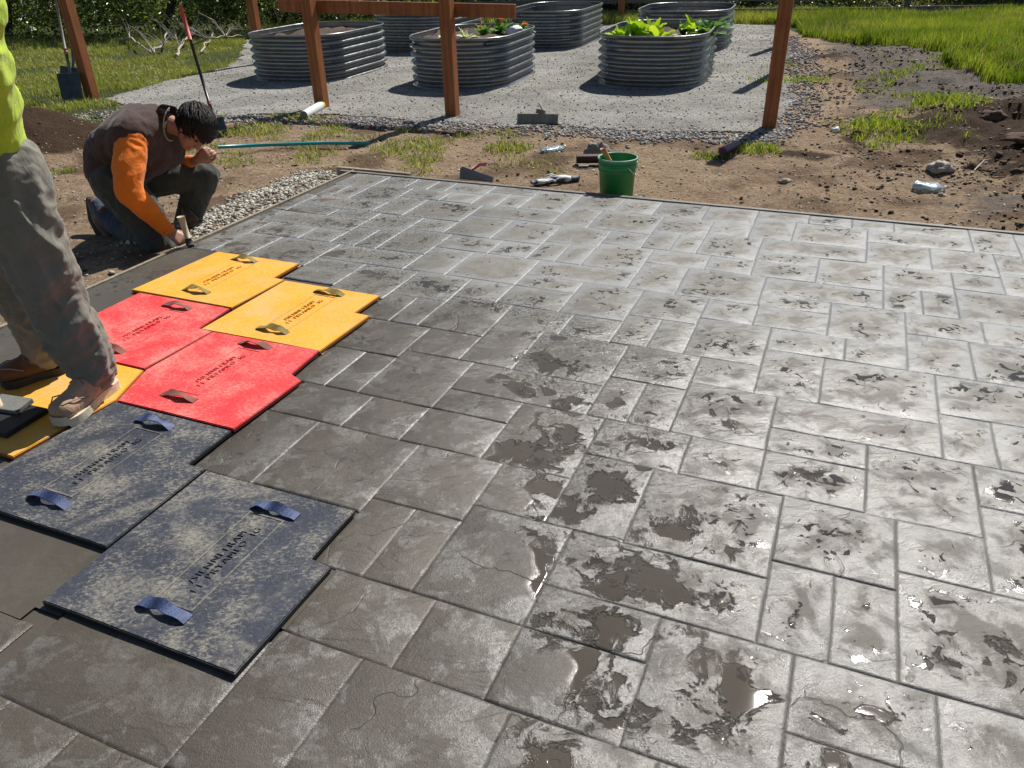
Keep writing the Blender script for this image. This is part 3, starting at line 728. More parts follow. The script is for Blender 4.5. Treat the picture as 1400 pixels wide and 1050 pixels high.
# ------------------------------------------------------------------ loose stone, clods, grass
def rocks_mesh(name, P, size, mat, flat=.65, tone=None, sink=.25):
    """many little stones in one mesh"""
    bm = bmesh.new(); bmesh.ops.create_icosphere(bm, subdivisions=1, radius=1)
    base = np.array([v.co[:] for v in bm.verts]); fc = np.array([[v.index for v in f.verts] for f in bm.faces]); bm.free()
    n = len(P); nv = len(base)
    a = rng.uniform(0, 2*np.pi, n); ca, sa = np.cos(a), np.sin(a)
    V = np.repeat(base[None], n, 0)*(1+.38*(rng.rand(n, nv, 1)-.5))
    V = V*np.stack([rng.uniform(.7, 1.3, n), rng.uniform(.7, 1.1, n), rng.uniform(flat*.7, flat*1.2, n)], -1)[:, None, :]
    b = rng.uniform(-.5, .5, n); cb, sb = np.cos(b), np.sin(b)
    x = V[..., 0]*cb[:, None]+V[..., 2]*sb[:, None]; z = -V[..., 0]*sb[:, None]+V[..., 2]*cb[:, None]
    x2 = x*ca[:, None]-V[..., 1]*sa[:, None]; y2 = x*sa[:, None]+V[..., 1]*ca[:, None]
    V = np.stack([x2, y2, z], -1)*size[:, None, None]
    Pz = P.copy(); Pz[:, 2] += size*flat*(1-2*sink)
    V = (V+Pz[:, None, :]).reshape(-1, 3)
    Fc = (fc[None]+np.arange(n)[:, None, None]*nv).reshape(-1)
    me = np_mesh(name, V, Fc, 3)
    t = np.repeat(rng.rand(n) if tone is None else tone, nv).astype(np.float32)
    at = me.attributes.new('tone', 'FLOAT', 'POINT'); at.data.foreach_set('value', t)
    return link(name, me, mat)

def scat(n, x0, x1, y0, y1, dens):
    x = rng.uniform(x0, x1, n); y = rng.uniform(y0, y1, n)
    k = dens(x, y) > rng.rand(n); x, y = x[k], y[k]
    return np.stack([x, y, hgt(x, y)], -1)
PEB = [(-2.25, 4.70), (-1.36, 6.74), (-1.69, 6.88), (-2.1, 6.5), (-2.28, 5.8), (-2.42, 5.2), (-2.9, 4.0), (-2.55, 3.6)]
def dp(x, y):
    v, u = slabc(x, y)
    c = sstep(.34, .08, np.abs(v+4.14+.0*u)-.12*fbm(x*2, y*2, 3, 4))*(u < 5.75)*(u > 2.2)
    return np.where((v < -3.875), c*(.02+.98*sstep(3.4, 4.1, u)), 0)
P = scat(46000, -4.2, -1.0, 2.4, 7.4, dp)
tag(rocks_mesh('pale_pebbles', P, rng.uniform(.006, .019, len(P)), M['pebble'], .6), kind='stuff')
def edge_d(x, y):
    # distance band along the front edge of the gravel yard
    yy = np.interp(x, [-5.2, -4.6, -3.14, -2.49, -1.12, .07, 1.44, 2.66, 3.1, 3.85, 4.95], [10.2, 10.35, 9.7, 9.7, 9.25, 8.8, 8.3, 8.05, 8.7, 10.85, 14.7])
    dd = y-yy+.25*(fbm(x*3, y*3, 3, 14)-.5)
    return np.exp(-((dd+.12)/.26)**2)*(.35+.65*(fbm(x*2.2, y*2.2, 3, 44) > .42))
P = scat(60000, -5.4, 3.0, 7.4, 10.9, edge_d)
tag(rocks_mesh('gravel_edge_stones', P, rng.uniform(.008, .024, len(P)), M['pebble_grey']), kind='stuff')
P = scat(16000, 2.6, 6, 8.2, 17, lambda x, y: np.exp(-((x-np.interp(y, [8.2, 10.85, 14.7, 17], [3.0, 3.95, 5.1, 5.6]))/.30)**2))
tag(rocks_mesh('gravel_side_stones', P, rng.uniform(.008, .028, len(P)), M['pebble_grey']), kind='stuff')
P = scat(9000, -6, 7, 8, 20, lambda x, y: inpoly(x, y, GRAVEL)*.9)
P[:, 2] += .014
tag(rocks_mesh('yard_surface_stones', P, rng.uniform(.006, .015, len(P)), M['pebble_grey']), kind='stuff')
def outside_slab(x, y):
    v, u = slabc(x, y); return ~((v > -3.9) & (u < 5.58))
def dc(x, y):
    v, u = slabc(x, y)
    right = sstep(2.2, 3.6, x-.3*(y-7.5))*(y < 15)
    return outside_slab(x, y)*~inpoly(x, y, GRAVEL)*~inpoly(x, y, GRASS_L)*~inpoly(x, y, GRASS_R)*(.10+.9*right*sstep(.42, .6, fbm(x*1.8, y*2.6, 4, 23)))
P = scat(70000, -5.5, 9, 3.2, 15, dc)
sz = .005+.020*rng.rand(len(P))**6+.016*(P[:, 0]-.3*(P[:, 1]-7) > 3.2)*rng.rand(len(P))**5
tag(rocks_mesh('crumbled_soil', P, sz, M['clods'], .5), kind='stuff')
P = scat(9000, -4.5, 4.5, 3.5, 9.4, lambda x, y: outside_slab(x, y)*~inpoly(x, y, GRAVEL)*.5)
tag(rocks_mesh('scattered_chips', P, rng.uniform(.004, .013, len(P)), M['pebble']), kind='stuff')
# big clods and rocks one can point at on the right
lump_n = 0
def lump(name, px, py, r, mat, label, cat, seed, sq=(1, .8, .6), z=None, rz=0, group=None, sub=3, rough=.6):
    p = G(px, py); p.z = H1(p.x, p.y) if z is None else z
    bm = bmesh.new(); bmesh.ops.create_icosphere(bm, subdivisions=sub, radius=1)
    for v in bm.verts:
        k = 1+rough*noise.noise(v.co*1.3+Vector((seed, 0, 0)))+rough*.5*noise.noise(v.co*3.1+Vector((0, seed, 0)))
        v.co = Vector((v.co.x*sq[0], v.co.y*sq[1], v.co.z*sq[2]))*k*r
    o = from_bm(name, bm, mat, smooth=(sub > 2)); o.location = (p.x, p.y, p.z+r*sq[2]*.55); o.rotation_euler = (0, 0, rz)
    return tag(o, label, cat, group)
lump('rock', 1282, 240, .085, M['rock'], 'angular pale brown rock lying in the dug soil above the crushed clear bottle', 'rock', 1.3, (1.1, .8, .6))
lump('rock', 815, 213, .095, M['rock_grey'], 'rounded grey rock behind the dark float and the green bucket', 'rock', 5.1, (1.1, .8, .75))
lump('rock', 1143, 181, .05, M['white'], 'small whitish stone on the tan soil right of the last post', 'rock', 3.1)
lump('rock', 1073, 250, .04, M['rock'], 'small flat pebble on the brown soil below the purple can', 'rock', 8.1, (1.2, .8, .4))
lump('soil_clod', 1350, 182, .11, M['clod'], 'large dark clod on the crest of the dug soil', 'clod', 2.2)
lump('soil_clod', 1392, 214, .12, M['clod'], 'wide dark slab of turned soil at the right edge of the photo', 'clod', 4.2, (1.5, 1.0, .3), rough=.7)
lump('soil_clod', 1389, 246, .05, M['clod'], 'dark round lump in the soil right of the pale brown rock', 'clod', 6.6)
lump('soil_clod', 1325, 236, .06, M['clod'], 'small dark clod just right of the pale brown rock', 'clod', 7.6)
lump('soil_clod', 1206, 40+14, .22, M['clod'], 'brown hump of soil in front of the tall green grass', 'clod', 9.6, (1.5, .8, .45))
lump('soil_clod', 560, 170, .07, M['rock_grey'], 'dark lump at the gravel edge between the two gate posts', 'clod', 3.6)

def blades(name, P, hgts, wid, mat, lean=.45, tone=None, kind='stuff'):
    n = len(P); a = rng.uniform(0, 2*np.pi, n); w = wid*rng.uniform(.6, 1.3, n)
    dx, dy = np.cos(a), np.sin(a); la = rng.uniform(0, 2*np.pi, n); ln = hgts*rng.uniform(.1, 1, n)*lean
    lx, ly = np.cos(la)*ln, np.sin(la)*ln
    V = np.zeros((n, 5, 3))
    for k, (s, wf, lf) in enumerate([(0, -1, 0), (0, 1, 0), (.55, .8, .35), (.55, -.8, .35), (1, 0, 1)]):
        V[:, k, 0] = P[:, 0]+dx*w*wf*.5+lx*lf; V[:, k, 1] = P[:, 1]+dy*w*wf*.5+ly*lf
        V[:, k, 2] = P[:, 2]-.01+hgts*s*(1-.25*lf*lean)
    base = (np.arange(n)*5)[:, None]
    T = np.concatenate([base+np.array([[0, 1, 2]]), base+np.array([[0, 2, 3]]), base+np.array([[3, 2, 4]])], 1).reshape(-1)
    me = np_mesh(name, V.reshape(-1, 3), T, 3)
    t = (rng.rand(n) if tone is None else tone); t5 = np.repeat(t, 5).astype(np.float32)
    at = me.attributes.new('tone', 'FLOAT', 'POINT'); at.data.foreach_set('value', t5)
    return tag(link(name, me, mat), kind=kind)
# left lawn
def gl(x, y):
    return inpoly(x+.3*(fbm(x*2, y*2, 3, 51)-.5), y+.5*(fbm(x*2, y*2, 3, 52)-.5), GRASS_L)*(.06+.94*sstep(.40, .56, fbm(x*1.1, y*1.1, 4, 61)))*(1-sstep(0, .15, .42*np.exp(-(((x+5.35)/1.05)**2+((y-8.25)/.85)**2)**1.3)-.06))
P = scat(190000, -15, -3.6, 8.9, 20.3, gl)
hh = (.03+.10*fbm(P[:, 0]*.9, P[:, 1]*.9, 3, 71))*rng.uniform(.5, 1.3, len(P))*(1+1.3*sstep(16.5, 19.5, P[:, 1]))
blades('lawn_grass', P, hh, .010, M['grass'], .8, np.clip(.25+.6*fbm(P[:, 0]*1.5, P[:, 1]*1.5, 3, 81)+.35*(rng.rand(len(P))-.5), 0, 1))
# sparse weeds between the yard and the slab and on the heap's foot
def gs(x, y):
    v, u = slabc(x, y)
    a = sstep(.52, .72, fbm(x*2.6+3, y*3.2, 4, 91))*outside_slab(x, y)
    band = (x < .5)*(x > -3.9)*(y > 6.6)*(y < 9.9)*~inpoly(x, y, GRAVEL)*(1-sstep(-.6, .6, x)*.8)*sstep(5.7, 6.3, u)
    return a*band*.45
P = scat(90000, -4, 1, 6.4, 10, gs)
blades('sparse_weeds', P, rng.uniform(.02, .10, len(P)), .008, M['grass'], 1.0)
P = scat(22000, -5.2, 4, 5.2, 10, lambda x, y: outside_slab(x, y)*~inpoly(x, y, GRAVEL)*sstep(.56, .7, fbm(x*3+9, y*3, 4, 95))*.8)
blades('dry_stubble', P, rng.uniform(.01, .05, len(P)), .006, M['grass'], 1.6)
# far strip behind the beds
P = scat(50000, -6, 8, 19.6, 22, lambda x, y: 1-inpoly(x, y, GRAVEL)*1.0)
blades('verge_grass', P, rng.uniform(.08, .32, len(P)), .018, M['grass'], .6, np.clip(.35+.6*rng.rand(len(P)), 0, 1))
# tall bright grass on the right
def gr(x, y):
    return inpoly(x+1.3*(fbm(x*1.1, y*1.1, 4, 55)-.5), y+1.6*(fbm(x*1.1, y*1.1, 4, 56)-.5), GRASS_R)*(.55+.45*sstep(.3, .5, fbm(x*.8, y*.8, 3, 65)))
P = scat(300000, 5.8, 17, 8.0, 20.0, gr)
hh = (.12+.30*fbm(P[:, 0]*.6, P[:, 1]*.6, 3, 75))*rng.uniform(.5, 1.25, len(P))*sstep(7.6, 11.5, P[:, 1]+.35*(P[:, 0]-6))
hh = np.maximum(hh, .05)
blades('tall_grass', P, hh, .013, M['tallgrass'], .45, np.clip(-.25+1.25*fbm(P[:, 0]*1.3, P[:, 1]*1.3, 4, 85)+.7*(rng.rand(len(P))-.5), 0, 1))
P = scat(26000, 5.8, 17, 8.0, 20.0, gr)
blades('dry_stems', P, rng.uniform(.10, .42, len(P)), .010, M['straw'], .7)
P = scat(30000, -15, -3.6, 8.9, 20.3, gl)
blades('dry_lawn_stems', P, rng.uniform(.03, .13, len(P)), .009, M['straw'], 1.2)
P = scat(60000, 3.4, 9, 7.2, 13, lambda x, y: sstep(.56, .68, fbm(x*1.2+5, y*1.6, 4, 99))*.55)
blades('weeds_on_dug_soil', P, rng.uniform(.02, .13, len(P)), .009, M['tallgrass'], .9)
def clump(px, py, n, r, h, label, mat='tallgrass'):
    p = G(px, py); z = H1(p.x, p.y)
    a = rng.uniform(0, 2*np.pi, n); rr = r*np.sqrt(rng.rand(n))
    P = np.stack([p.x+rr*np.cos(a), p.y+rr*.7*np.sin(a), np.full(n, z)], -1)
    o = blades('grass_clump', P, h*rng.uniform(.4, 1.1, n)*(1-.4*rr/r), .010, M[mat], 1.1, kind=None)
    tag(o, label, 'grass clump')
clump(1036, 206, 260, .24, .20, 'bright green grass clump at the foot of the right-hand post')
clump(972, 212, 120, .20, .10, 'small grass clump left of the purple can')
clump(1296, 168, 420, .42, .22, 'broad green grass clump on the dug soil at right')
clump(1210, 184, 300, .34, .17, 'green grass clump on the dug soil nearer the post')
clump(1237, 196, 160, .25, .13, 'low grass clump on the edge of the dark dug soil')
clump(695, 206, 260, .25, .14, 'yellowish grass clump between the gate post and the crushed plastic', 'grass')
clump(575, 196, 380, .38, .14, 'grass clump below the right end of the teal pipe', 'grass')
clump(86, 240, 90, .12, .12, 'small weed growing on the dark soil heap', 'grass')
clump(345, 180, 420, .45, .14, 'grass clump behind the kneeling worker above the teal pipe', 'grass')
clump(315, 222, 200, .25, .12, 'grass clump beside the kneeling worker\'s hand', 'grass')

# ------------------------------------------------------------------ shrubs and trees
def leaves_mesh(P, size, tone, up=.5):
    n = len(P)
    nrm = rng.normal(size=(n, 3)); nrm[:, 2] = np.abs(nrm[:, 2])+up; nrm /= np.linalg.norm(nrm, axis=1)[:, None]
    a = rng.normal(size=(n, 3)); u_ = np.cross(nrm, a); u_ /= np.linalg.norm(u_, axis=1)[:, None]; v_ = np.cross(nrm, u_)
    s = size[:, None]
    V = np.stack([P-u_*s, P+v_*s*.5+nrm*s*.12, P+u_*s, P-v_*s*.5+nrm*s*.12], 1)
    F_ = np.arange(n*4)
    me = np_mesh('foliage', V.reshape(-1, 3), F_, 4)
    at = me.attributes.new('tone', 'FLOAT', 'POINT'); at.data.foreach_set('value', np.repeat(tone, 4).astype(np.float32))
    return me
def bush(cx, cy, rx, ry, rz, n, size, label, mat='bushleaf', name='shrub', cat='shrub', seed=1, zc=None, lo=-.1, stems=5, group='shrubs growing along the back fence'):
    root = empty(name, (cx, cy, -.1), 0, label, cat, group)
    d = rng.normal(size=(n, 3)); d /= np.linalg.norm(d, axis=1)[:, None]
    rad = rng.rand(n)**.28
    lob = 1+.45*(np.array([noise.noise(Vector((q[0]*1.8+seed, q[1]*1.8, q[2]*1.8))) for q in d]))
    P = d*rad[:, None]*lob[:, None]*np.array([rx, ry, rz])
    P = P+rng.normal(size=(n, 3))*.06*min(rx, rz)
    zc_ = rz*.75 if zc is None else zc
    P[:, 2] += zc_; P = P[P[:, 2] > .0]; n = len(P)
    keep = np.array([noise.noise(Vector((q[0]*1.4, q[1]*1.4, q[2]*1.4+seed*3))) for q in P]) > -.22
    P = P[keep]; n = len(P)
    link('crown', leaves_mesh(P, size*rng.uniform(.55, 1.3, n), np.clip(rng.rand(n)**1.6, 0, 1)), M[mat], root)
    bm = bmesh.new()
    for i in range(stems):
        a = rng.uniform(0, 6.28); e = Vector((math.cos(a)*rx*.6, math.sin(a)*ry*.6, zc_+rz*.4))
        tube(bm, [(0, 0, 0), e*.45+Vector((0, 0, .1*rz)), e], [.035*rz+.01, .02*rz+.008, .006], 6)
    from_bm('stem', bm, M['bark'], root)
    return root
bush(-12.2, 20.9, 3.4, 1.7, 2.1, 26000, .055, 'large dark bramble thicket at the far left behind the shovels', seed=1)
bush(-8.4, 21.0, 2.6, 1.4, 1.8, 22000, .050, 'dark leafy shrub behind the leaning branches and the left fence post', seed=2)
bush(-5.6, 21.2, 2.2, 1.2, 1.5, 18000, .048, 'dark shrub with glossy leaves left of the left-hand planter', seed=3)
bush(-3.0, 22.6, 2.1, 1.1, 1.3, 12000, .045, 'olive shrub rising behind the left-hand planter', 'bushleaf2', seed=4)
bush(-.2, 23.9, 2.4, 1.2, 1.2, 11000, .045, 'shrub with sunlit leaves behind the gate rail', 'bushleaf2', seed=5)
bush(2.9, 23.6, 2.2, 1.0, 1.1, 10000, .05, 'dark shrub behind the two far planters', seed=6)
bush(6.8, 23.3, 2.5, 1.0, 1.1, 10000, .05, 'shaded shrub behind the right-hand fence posts', seed=7)
bush(10.6, 22.8, 2.6, 1.0, 1.1, 10000, .05, 'yellow-green shrub behind the rail fence and the tall grass', 'bushleaf2', seed=8)
bush(14.6, 22.6, 2.6, 1.0, 1.3, 9000, .05, 'yellow-green shrub at the far right end of the rail fence', 'bushleaf2', seed=9)
# dark mass between them
P = np.stack([rng.uniform(-22, 22, 60000), rng.uniform(25.5, 28.5, 60000), rng.rand(60000)**1.3*3.4-.1], -1)
k = np.array([noise.noise(Vector((q[0]*.5, q[1]*.3, q[2]*.7))) for q in P]) > -.18
P = P[k]; me = leaves_mesh(P, rng.uniform(.06, .14, len(P)), rng.rand(len(P))**2)
me.name = 'undergrowth'; tag(link('undergrowth', me, M['bushleaf']), kind='stuff')
def tree(x, y, h, label, seed, r=2.6, n=15000):
    root = empty('tree', (x, y, -.1), 0, label, 'tree', 'trees beyond the garden')
    bm = bmesh.new(); rr = random.Random(seed)
    tube(bm, [(0, 0, 0), (.1, .05, h*.3), (.0, .1, h*.6), (.2, 0, h*.9)], [.26, .2, .13, .03], 10)
    for i in range(9):
        z = h*(.35+.06*i); a = rr.uniform(0, 6.28); L_ = r*.8*(1-.06*i)
        tube(bm, [(.05, .05, z), (math.cos(a)*L_*.5, math.sin(a)*L_*.5, z+.5), (math.cos(a)*L_, math.sin(a)*L_, z+.7)], [.08, .05, .015], 6)
    from_bm('trunk', bm, M['bark'], root)
    d = rng.normal(size=(n, 3)); d /= np.linalg.norm(d, axis=1)[:, None]
    c = np.array([[math.cos(j*2.4)*r*.5, math.sin(j*2.4)*r*.5, h*(.5+.06*j)] for j in range(7)])
    P = c[rng.randint(0, 7, n)]+d*(rng.rand(n)**.4)[:, None]*np.array([r*.62, r*.62, r*.5])
    link('crown', leaves_mesh(P, rng.uniform(.07, .15, n), rng.rand(n)**1.5), M['bushleaf'], root)
tree(-14.5, 34.5, 8, 'tall dark tree standing behind the bramble thicket', 1)
tree(-6.5, 35.5, 9, 'tall dark tree behind the left fence post', 2)
tree(3.9, 27.0, 8, 'dark-trunked tree behind the far right planter', 3)
tree(-1.2, 36.0, 8.5, 'dark tree behind the left-hand planter', 4)
tree(17.5, 28.0, 8, 'tree at the far right beyond the rail fence', 6)

# dead branches on the lawn
def branch(pts, rad, label, twigs=3, seed=0):
    rr = random.Random(seed)
    P = [G(x, y) for x, y in pts]; 
    for q in P: q.z = H1(q.x, q.y)+.04
    bm = bmesh.new(); n = len(P)
    lift = [0.02+.12*math.sin(math.pi*i/(n-1)) for i in range(n)]
    P = [q+Vector((0, 0, l)) for q, l in zip(P, lift)]
    P2 = []
    for i in range(n-1):
        for s in range(4):
            q = P[i].lerp(P[i+1], s/4); P2.append(q+Vector((rr.uniform(-1, 1), rr.uniform(-1, 1), rr.uniform(-.6, .8)))*(.035 if s else .01))
    P2.append(P[-1]); m_ = len(P2)
    tube(bm, P2, [rad*.8*(1-.8*i/(m_-1))*rr.uniform(.8, 1.15) for i in range(m_)], 6)
    twigs = twigs*3
    for t in range(twigs):
        i = rr.randint(1, n-1); b = P[i]; e = b+Vector((rr.uniform(-.5, .5), rr.uniform(-.4, .4), rr.uniform(.1, .55)))
        mid = b.lerp(e, .5)+Vector((rr.uniform(-.08, .08), 0, rr.uniform(-.05, .1)))
        tube(bm, [b, mid, e], [rad*.3, rad*.2, .003], 4)
    return tag(from_bm('dead_branch', bm, M['twig'], smooth=True), label, 'branch', 'dead branches lying on the lawn')
branch([(164, 60), (180, 64), (195, 72), (212, 76)], .045, 'thick pale broken branch, leftmost on the lawn', 2, 1)
branch([(205, 77), (225, 72), (232, 58), (250, 48), (262, 42)], .035, 'crooked dead branch left of the red-topped shaft', 4, 2)
branch([(242, 80), (252, 70), (262, 60), (266, 52)], .04, 'short pale dead branch just behind the red-topped shaft', 3, 3)
branch([(262, 66), (285, 64), (310, 60), (342, 52)], .035, 'long dark-barked dead branch reaching right toward the planter', 6, 4)
branch([(275, 76), (290, 62), (300, 44), (318, 40), (345, 30)], .022, 'thin dead twig standing up among the branches', 7, 5)
branch([(210, 30), (230, 42), (245, 66), (247, 70)], .018, 'thin arching dead twig behind the shaft', 4, 6)

# ------------------------------------------------------------------ fences
def post(px, py, h, label, wd=.135, rz=-.36, mat='cedar', base=None):
    p = Vector(base) if base else G(px, py); z = H1(p.x, p.y)-.05
    bm = bmesh.new(); boxat(bm, (0, 0, h/2), (wd, wd, h), bevel=.008)
    o = from_bm('fence_post', bm, M[mat]); o.location = (p.x, p.y, z); o.rotation_euler = (0, 0, rz)
    return tag(o, label, 'post', 'brown timber posts round the gravel yard')
post(127, 134, 2.0, 'brown timber post next to the two leaning shovels')
post(441, 148, 2.0, 'brown timber post at the left end of the low rail, beside the white tube')
post(619, 159, 2.0, 'brown timber post crossing the rail in front of the middle planter')
post(1051, 175, 2.0, 'brown timber post nearest the slab on the right, above a grass clump', .14)
post(1059, 104, 2.0, 'brown timber post just behind the nearest right-hand post')
post(1066, 64, 2.0, 'brown timber post hidden mostly behind the two right-hand posts')
post(0, 0, 2.0, 'brown timber post standing behind the left end of the left-hand planter', base=(-4.30, 14.75))
post(0, 0, 2.0, 'brown timber post seen between the two far planters', base=(2.93, 21.0))
# rail nailed to the two gate posts
a = G(441, 148); b = G(619, 159); d = (b-a).normalized(); nb = Vector((-d.y, d.x, 0))
ra = a-d*.52+nb*.115; rb = b+d*.78+nb*.115
bm = bmesh.new(); L_ = (rb-ra).length
boxat(bm, (L_/2, 0, 0), (L_, .045, .14), bevel=.004)
o = from_bm('rail', bm, M['cedar']); o.location = (ra.x, ra.y, 1.06); o.rotation_euler = (0, R(.8), math.atan2(d.y, d.x))
tag(o, 'brown timber rail fixed across the two gate posts', 'rail')
# far rail fence
fr = empty('rail_fence', (10, 22.6, -.1), 0, 'weathered grey rail fence running behind the grass and planters', 'fence')
fp = [(-6, 22.4), (-3.4, 22.3), (-.8, 22.1), (1.8, 21.9), (4.4, 21.6), (7.2, 21.2), (9.9, 20.8), (12.4, 20.4), (15.0, 20.0), (18, 19.6)]
for i, (x, y) in enumerate(fp):
    bm = bmesh.new(); boxat(bm, (x, y, .40), (.11, .11, 1.05), bevel=.006)
    from_bm('post', bm, M['fencedark'] if i in (7,) else M['fence'], fr, world=True)
    if i:
        x0, y0 = fp[i-1]
        for z in (.06, .34, .72):
            bm = bmesh.new(); dd = Vector((x-x0, y-y0, 0)); boxat(bm, ((x+x0)/2, (y+y0)/2-.07, z+.01*math.sin(i*3)), (dd.length, .045, .11), (0, 0, math.atan2(dd.y, dd.x)), bevel=.004)
            from_bm('rail', bm, M['fence'], fr, world=True)

# ------------------------------------------------------------------ raised beds
def outline(hw, hl, r, n=10):
    pts = []
    for cx, cy, a0 in ((hw-r, hl-r, 0), (-hw+r, hl-r, 90), (-hw+r, -hl+r, 180), (hw-r, -hl+r, 270)):
        for k in range(n+1):
            a = R(a0+90*k/n); pts.append((cx+r*math.cos(a), cy+r*math.sin(a), math.cos(a), math.sin(a)))
    return pts
def planter(x, y, hw, hl, rz, H_, label, soil=.10, r=.62):
    z0 = -.085
    root = empty('raised_bed', (x, y, z0), rz, label, 'planter', 'corrugated steel raised beds on the gravel')
    o = outline(hw, hl, r); n = len(o)
    NR = 6; seg = 8; prof = []
    for i in range(NR*seg+1):
        z = H_*i/(NR*seg); prof.append((.027*math.cos(2*math.pi*i/seg), z))
    # split in panels round the outline: front, right, back, left (each with its own overlap)
    cuts = [0, 11+5, 22+5, 33+5, n]
    pan = [(5, 16), (16, 27), (27, 38), (38, n+5)]
    for pi, (a, b) in enumerate(pan):
        bm = bmesh.new(); rings = []
        idxs = [k % n for k in range(a, b+1)]
        # refine the straight runs
        P = []
        for j, k in enumerate(idxs):
            P.append(o[k])
        for off, z in prof:
            ring = []
            for (px, py, nx_, ny_) in P:
                e = off+(.0025 if pi % 2 else 0); ring.append(bm.verts.new((px+nx_*e, py+ny_*e, z)))
            rings.append(ring)
        inner = []
        for i in range(len(rings)-1):
            for k in range(len(P)-1):
                bm.faces.new((rings[i][k], rings[i][k+1], rings[i+1][k+1], rings[i+1][k]))
        from_bm('steel_panel', bm, M['zinc'], root, smooth=True)
        # seam bolts
        px, py, nx_, ny_ = P[0]
        bm = bmesh.new()
        for zi in range(NR):
            zz = H_*(zi+.5)/NR+.0
            lathe(bm, [(0, .006), (.007, .005), (.009, 0)], 8, Matrix.Translation((px+nx_*.02*math.cos(2*math.pi*(zi+.5)) , py+ny_*.02*math.cos(2*math.pi*(zi+.5)), zz)) @ Vector((nx_, ny_, 0)).to_track_quat('Z', 'Y').to_matrix().to_4x4() @ Matrix.Translation((0, 0, .004)))
        tag(from_bm('bolt_row', bm, M['bolt'], root), kind='stuff')
    # rolled rim
    bm = bmesh.new(); rings = []; m_ = 8
    for (px, py, nx_, ny_) in o:
        rings.append([bm.verts.new((px+nx_*(.012+.016*math.cos(2*math.pi*k/m_)), py+ny_*(.012+.016*math.cos(2*math.pi*k/m_)), H_+.008+.015*math.sin(2*math.pi*k/m_))) for k in range(m_)])
    for i in range(n):
        for k in range(m_):
            bm.faces.new((rings[i][k], rings[i][(k+1) % m_], rings[(i+1) % n][(k+1) % m_], rings[(i+1) % n][k]))
    bmesh.ops.recalc_face_normals(bm, faces=bm.faces)
    from_bm('rim', bm, M['zinc'], root, smooth=True)
    bm = bmesh.new(); gx_ = 22
    vs = {}
    for i in range(gx_+1):
        for j in range(gx_+1):
            a = (i/gx_-.5)*2; b = (j/gx_-.5)*2
            # squircle mapping inside the walls
            X_ = a*math.sqrt(1-b*b*.28)*(hw-.03); Y_ = b*math.sqrt(1-a*a*.28)*(hl-.03)
            vs[i, j] = bm.verts.new((X_, Y_, H_-soil+.07*noise.noise(Vector((X_*3, Y_*3, x)))+.05*noise.noise(Vector((X_*9, Y_*9, x)))))
    for i in range(gx_):
        for j in range(gx_): bm.faces.new((vs[i, j], vs[i+1, j], vs[i+1, j+1], vs[i, j+1]))
    from_bm('soil', bm, M['bedsoil'], root, smooth=True)
    # inner liner so that the wall has thickness
    bm = bmesh.new(); r0 = [bm.verts.new((px-nx_*.024, py-ny_*.024, 0)) for px, py, nx_, ny_ in o]; r1 = [bm.verts.new((px-nx_*.018, py-ny_*.018, H_+.004)) for px, py, nx_, ny_ in o]
    for i in range(n): bm.faces.new((r0[i], r1[i], r1[(i+1) % n], r0[(i+1) % n]))
    from_bm('inner_wall', bm, M['zinc'], root, smooth=True)
    return root
BH = .63
TILT = R(-19)
planter(-2.93, 13.45, .78, 1.16, TILT, BH, 'leftmost corrugated steel raised bed, bare dark soil inside', .09)
planter(-.42, 12.35, .72, 1.13, TILT, BH, 'corrugated steel raised bed with pink flowers behind the gate post', .07)
planter(2.28, 12.15, .73, 1.25, TILT, BH, 'corrugated steel raised bed with lime green lettuce, nearest on the right', .12)
planter(-1.45, 17.0, .82, 1.25, TILT, BH, 'corrugated steel raised bed partly hidden behind the timber rail', .2)
planter(1.08, 17.0, .74, 1.35, TILT, BH, 'empty-looking corrugated steel raised bed beyond the flower bed', .22)
planter(3.48, 16.0, .82, 1.1, TILT, BH, 'corrugated steel raised bed behind the lettuce bed', .24)
def plant(x, y, z, n, L_, wd, mat, label, cat='plant', name='leafy_plant', spread=1.0, group=None, seed=0, tone=None):
    rr = random.Random(seed); root = empty(name, (x, y, z), rr.uniform(0, 6), label, cat, group)
    bm = bmesh.new(); tl = bm.verts.layers.float.new('tone')
    for i in range(n):
        a = i*2.4+rr.uniform(-.3, .3); el = rr.uniform(.35, 1.25)/spread; l = L_*rr.uniform(.6, 1.1); w_ = wd*rr.uniform(.7, 1.2); tn = rr.random()
        rows = []
        for s in range(6):
            t = s/5; rd = l*t*math.cos(el)*1.0; zz = l*(math.sin(el)*t-.35*t*t*spread)
            wv = w_*math.sin(math.pi*min(1, .12+t*.86))*.5; wav = .25*w_*math.sin(t*9+i)
            c, s_ = math.cos(a), math.sin(a)
            row = []
            for sg in (-1, 0, 1):
                v = bm.verts.new((c*rd-s_*sg*wv, s_*rd+c*sg*wv, zz+abs(sg)*.3*wv+sg*wav*.4)); v[tl] = min(1, tn*.7+.3*t); row.append(v)
            rows.append(row)
        for s in range(5):
            for k in range(2): bm.faces.new((rows[s][k], rows[s][k+1], rows[s+1][k+1], rows[s+1][k]))
    from_bm('foliage', bm, M[mat], root, smooth=True)
    return root
zb = -.085+BH
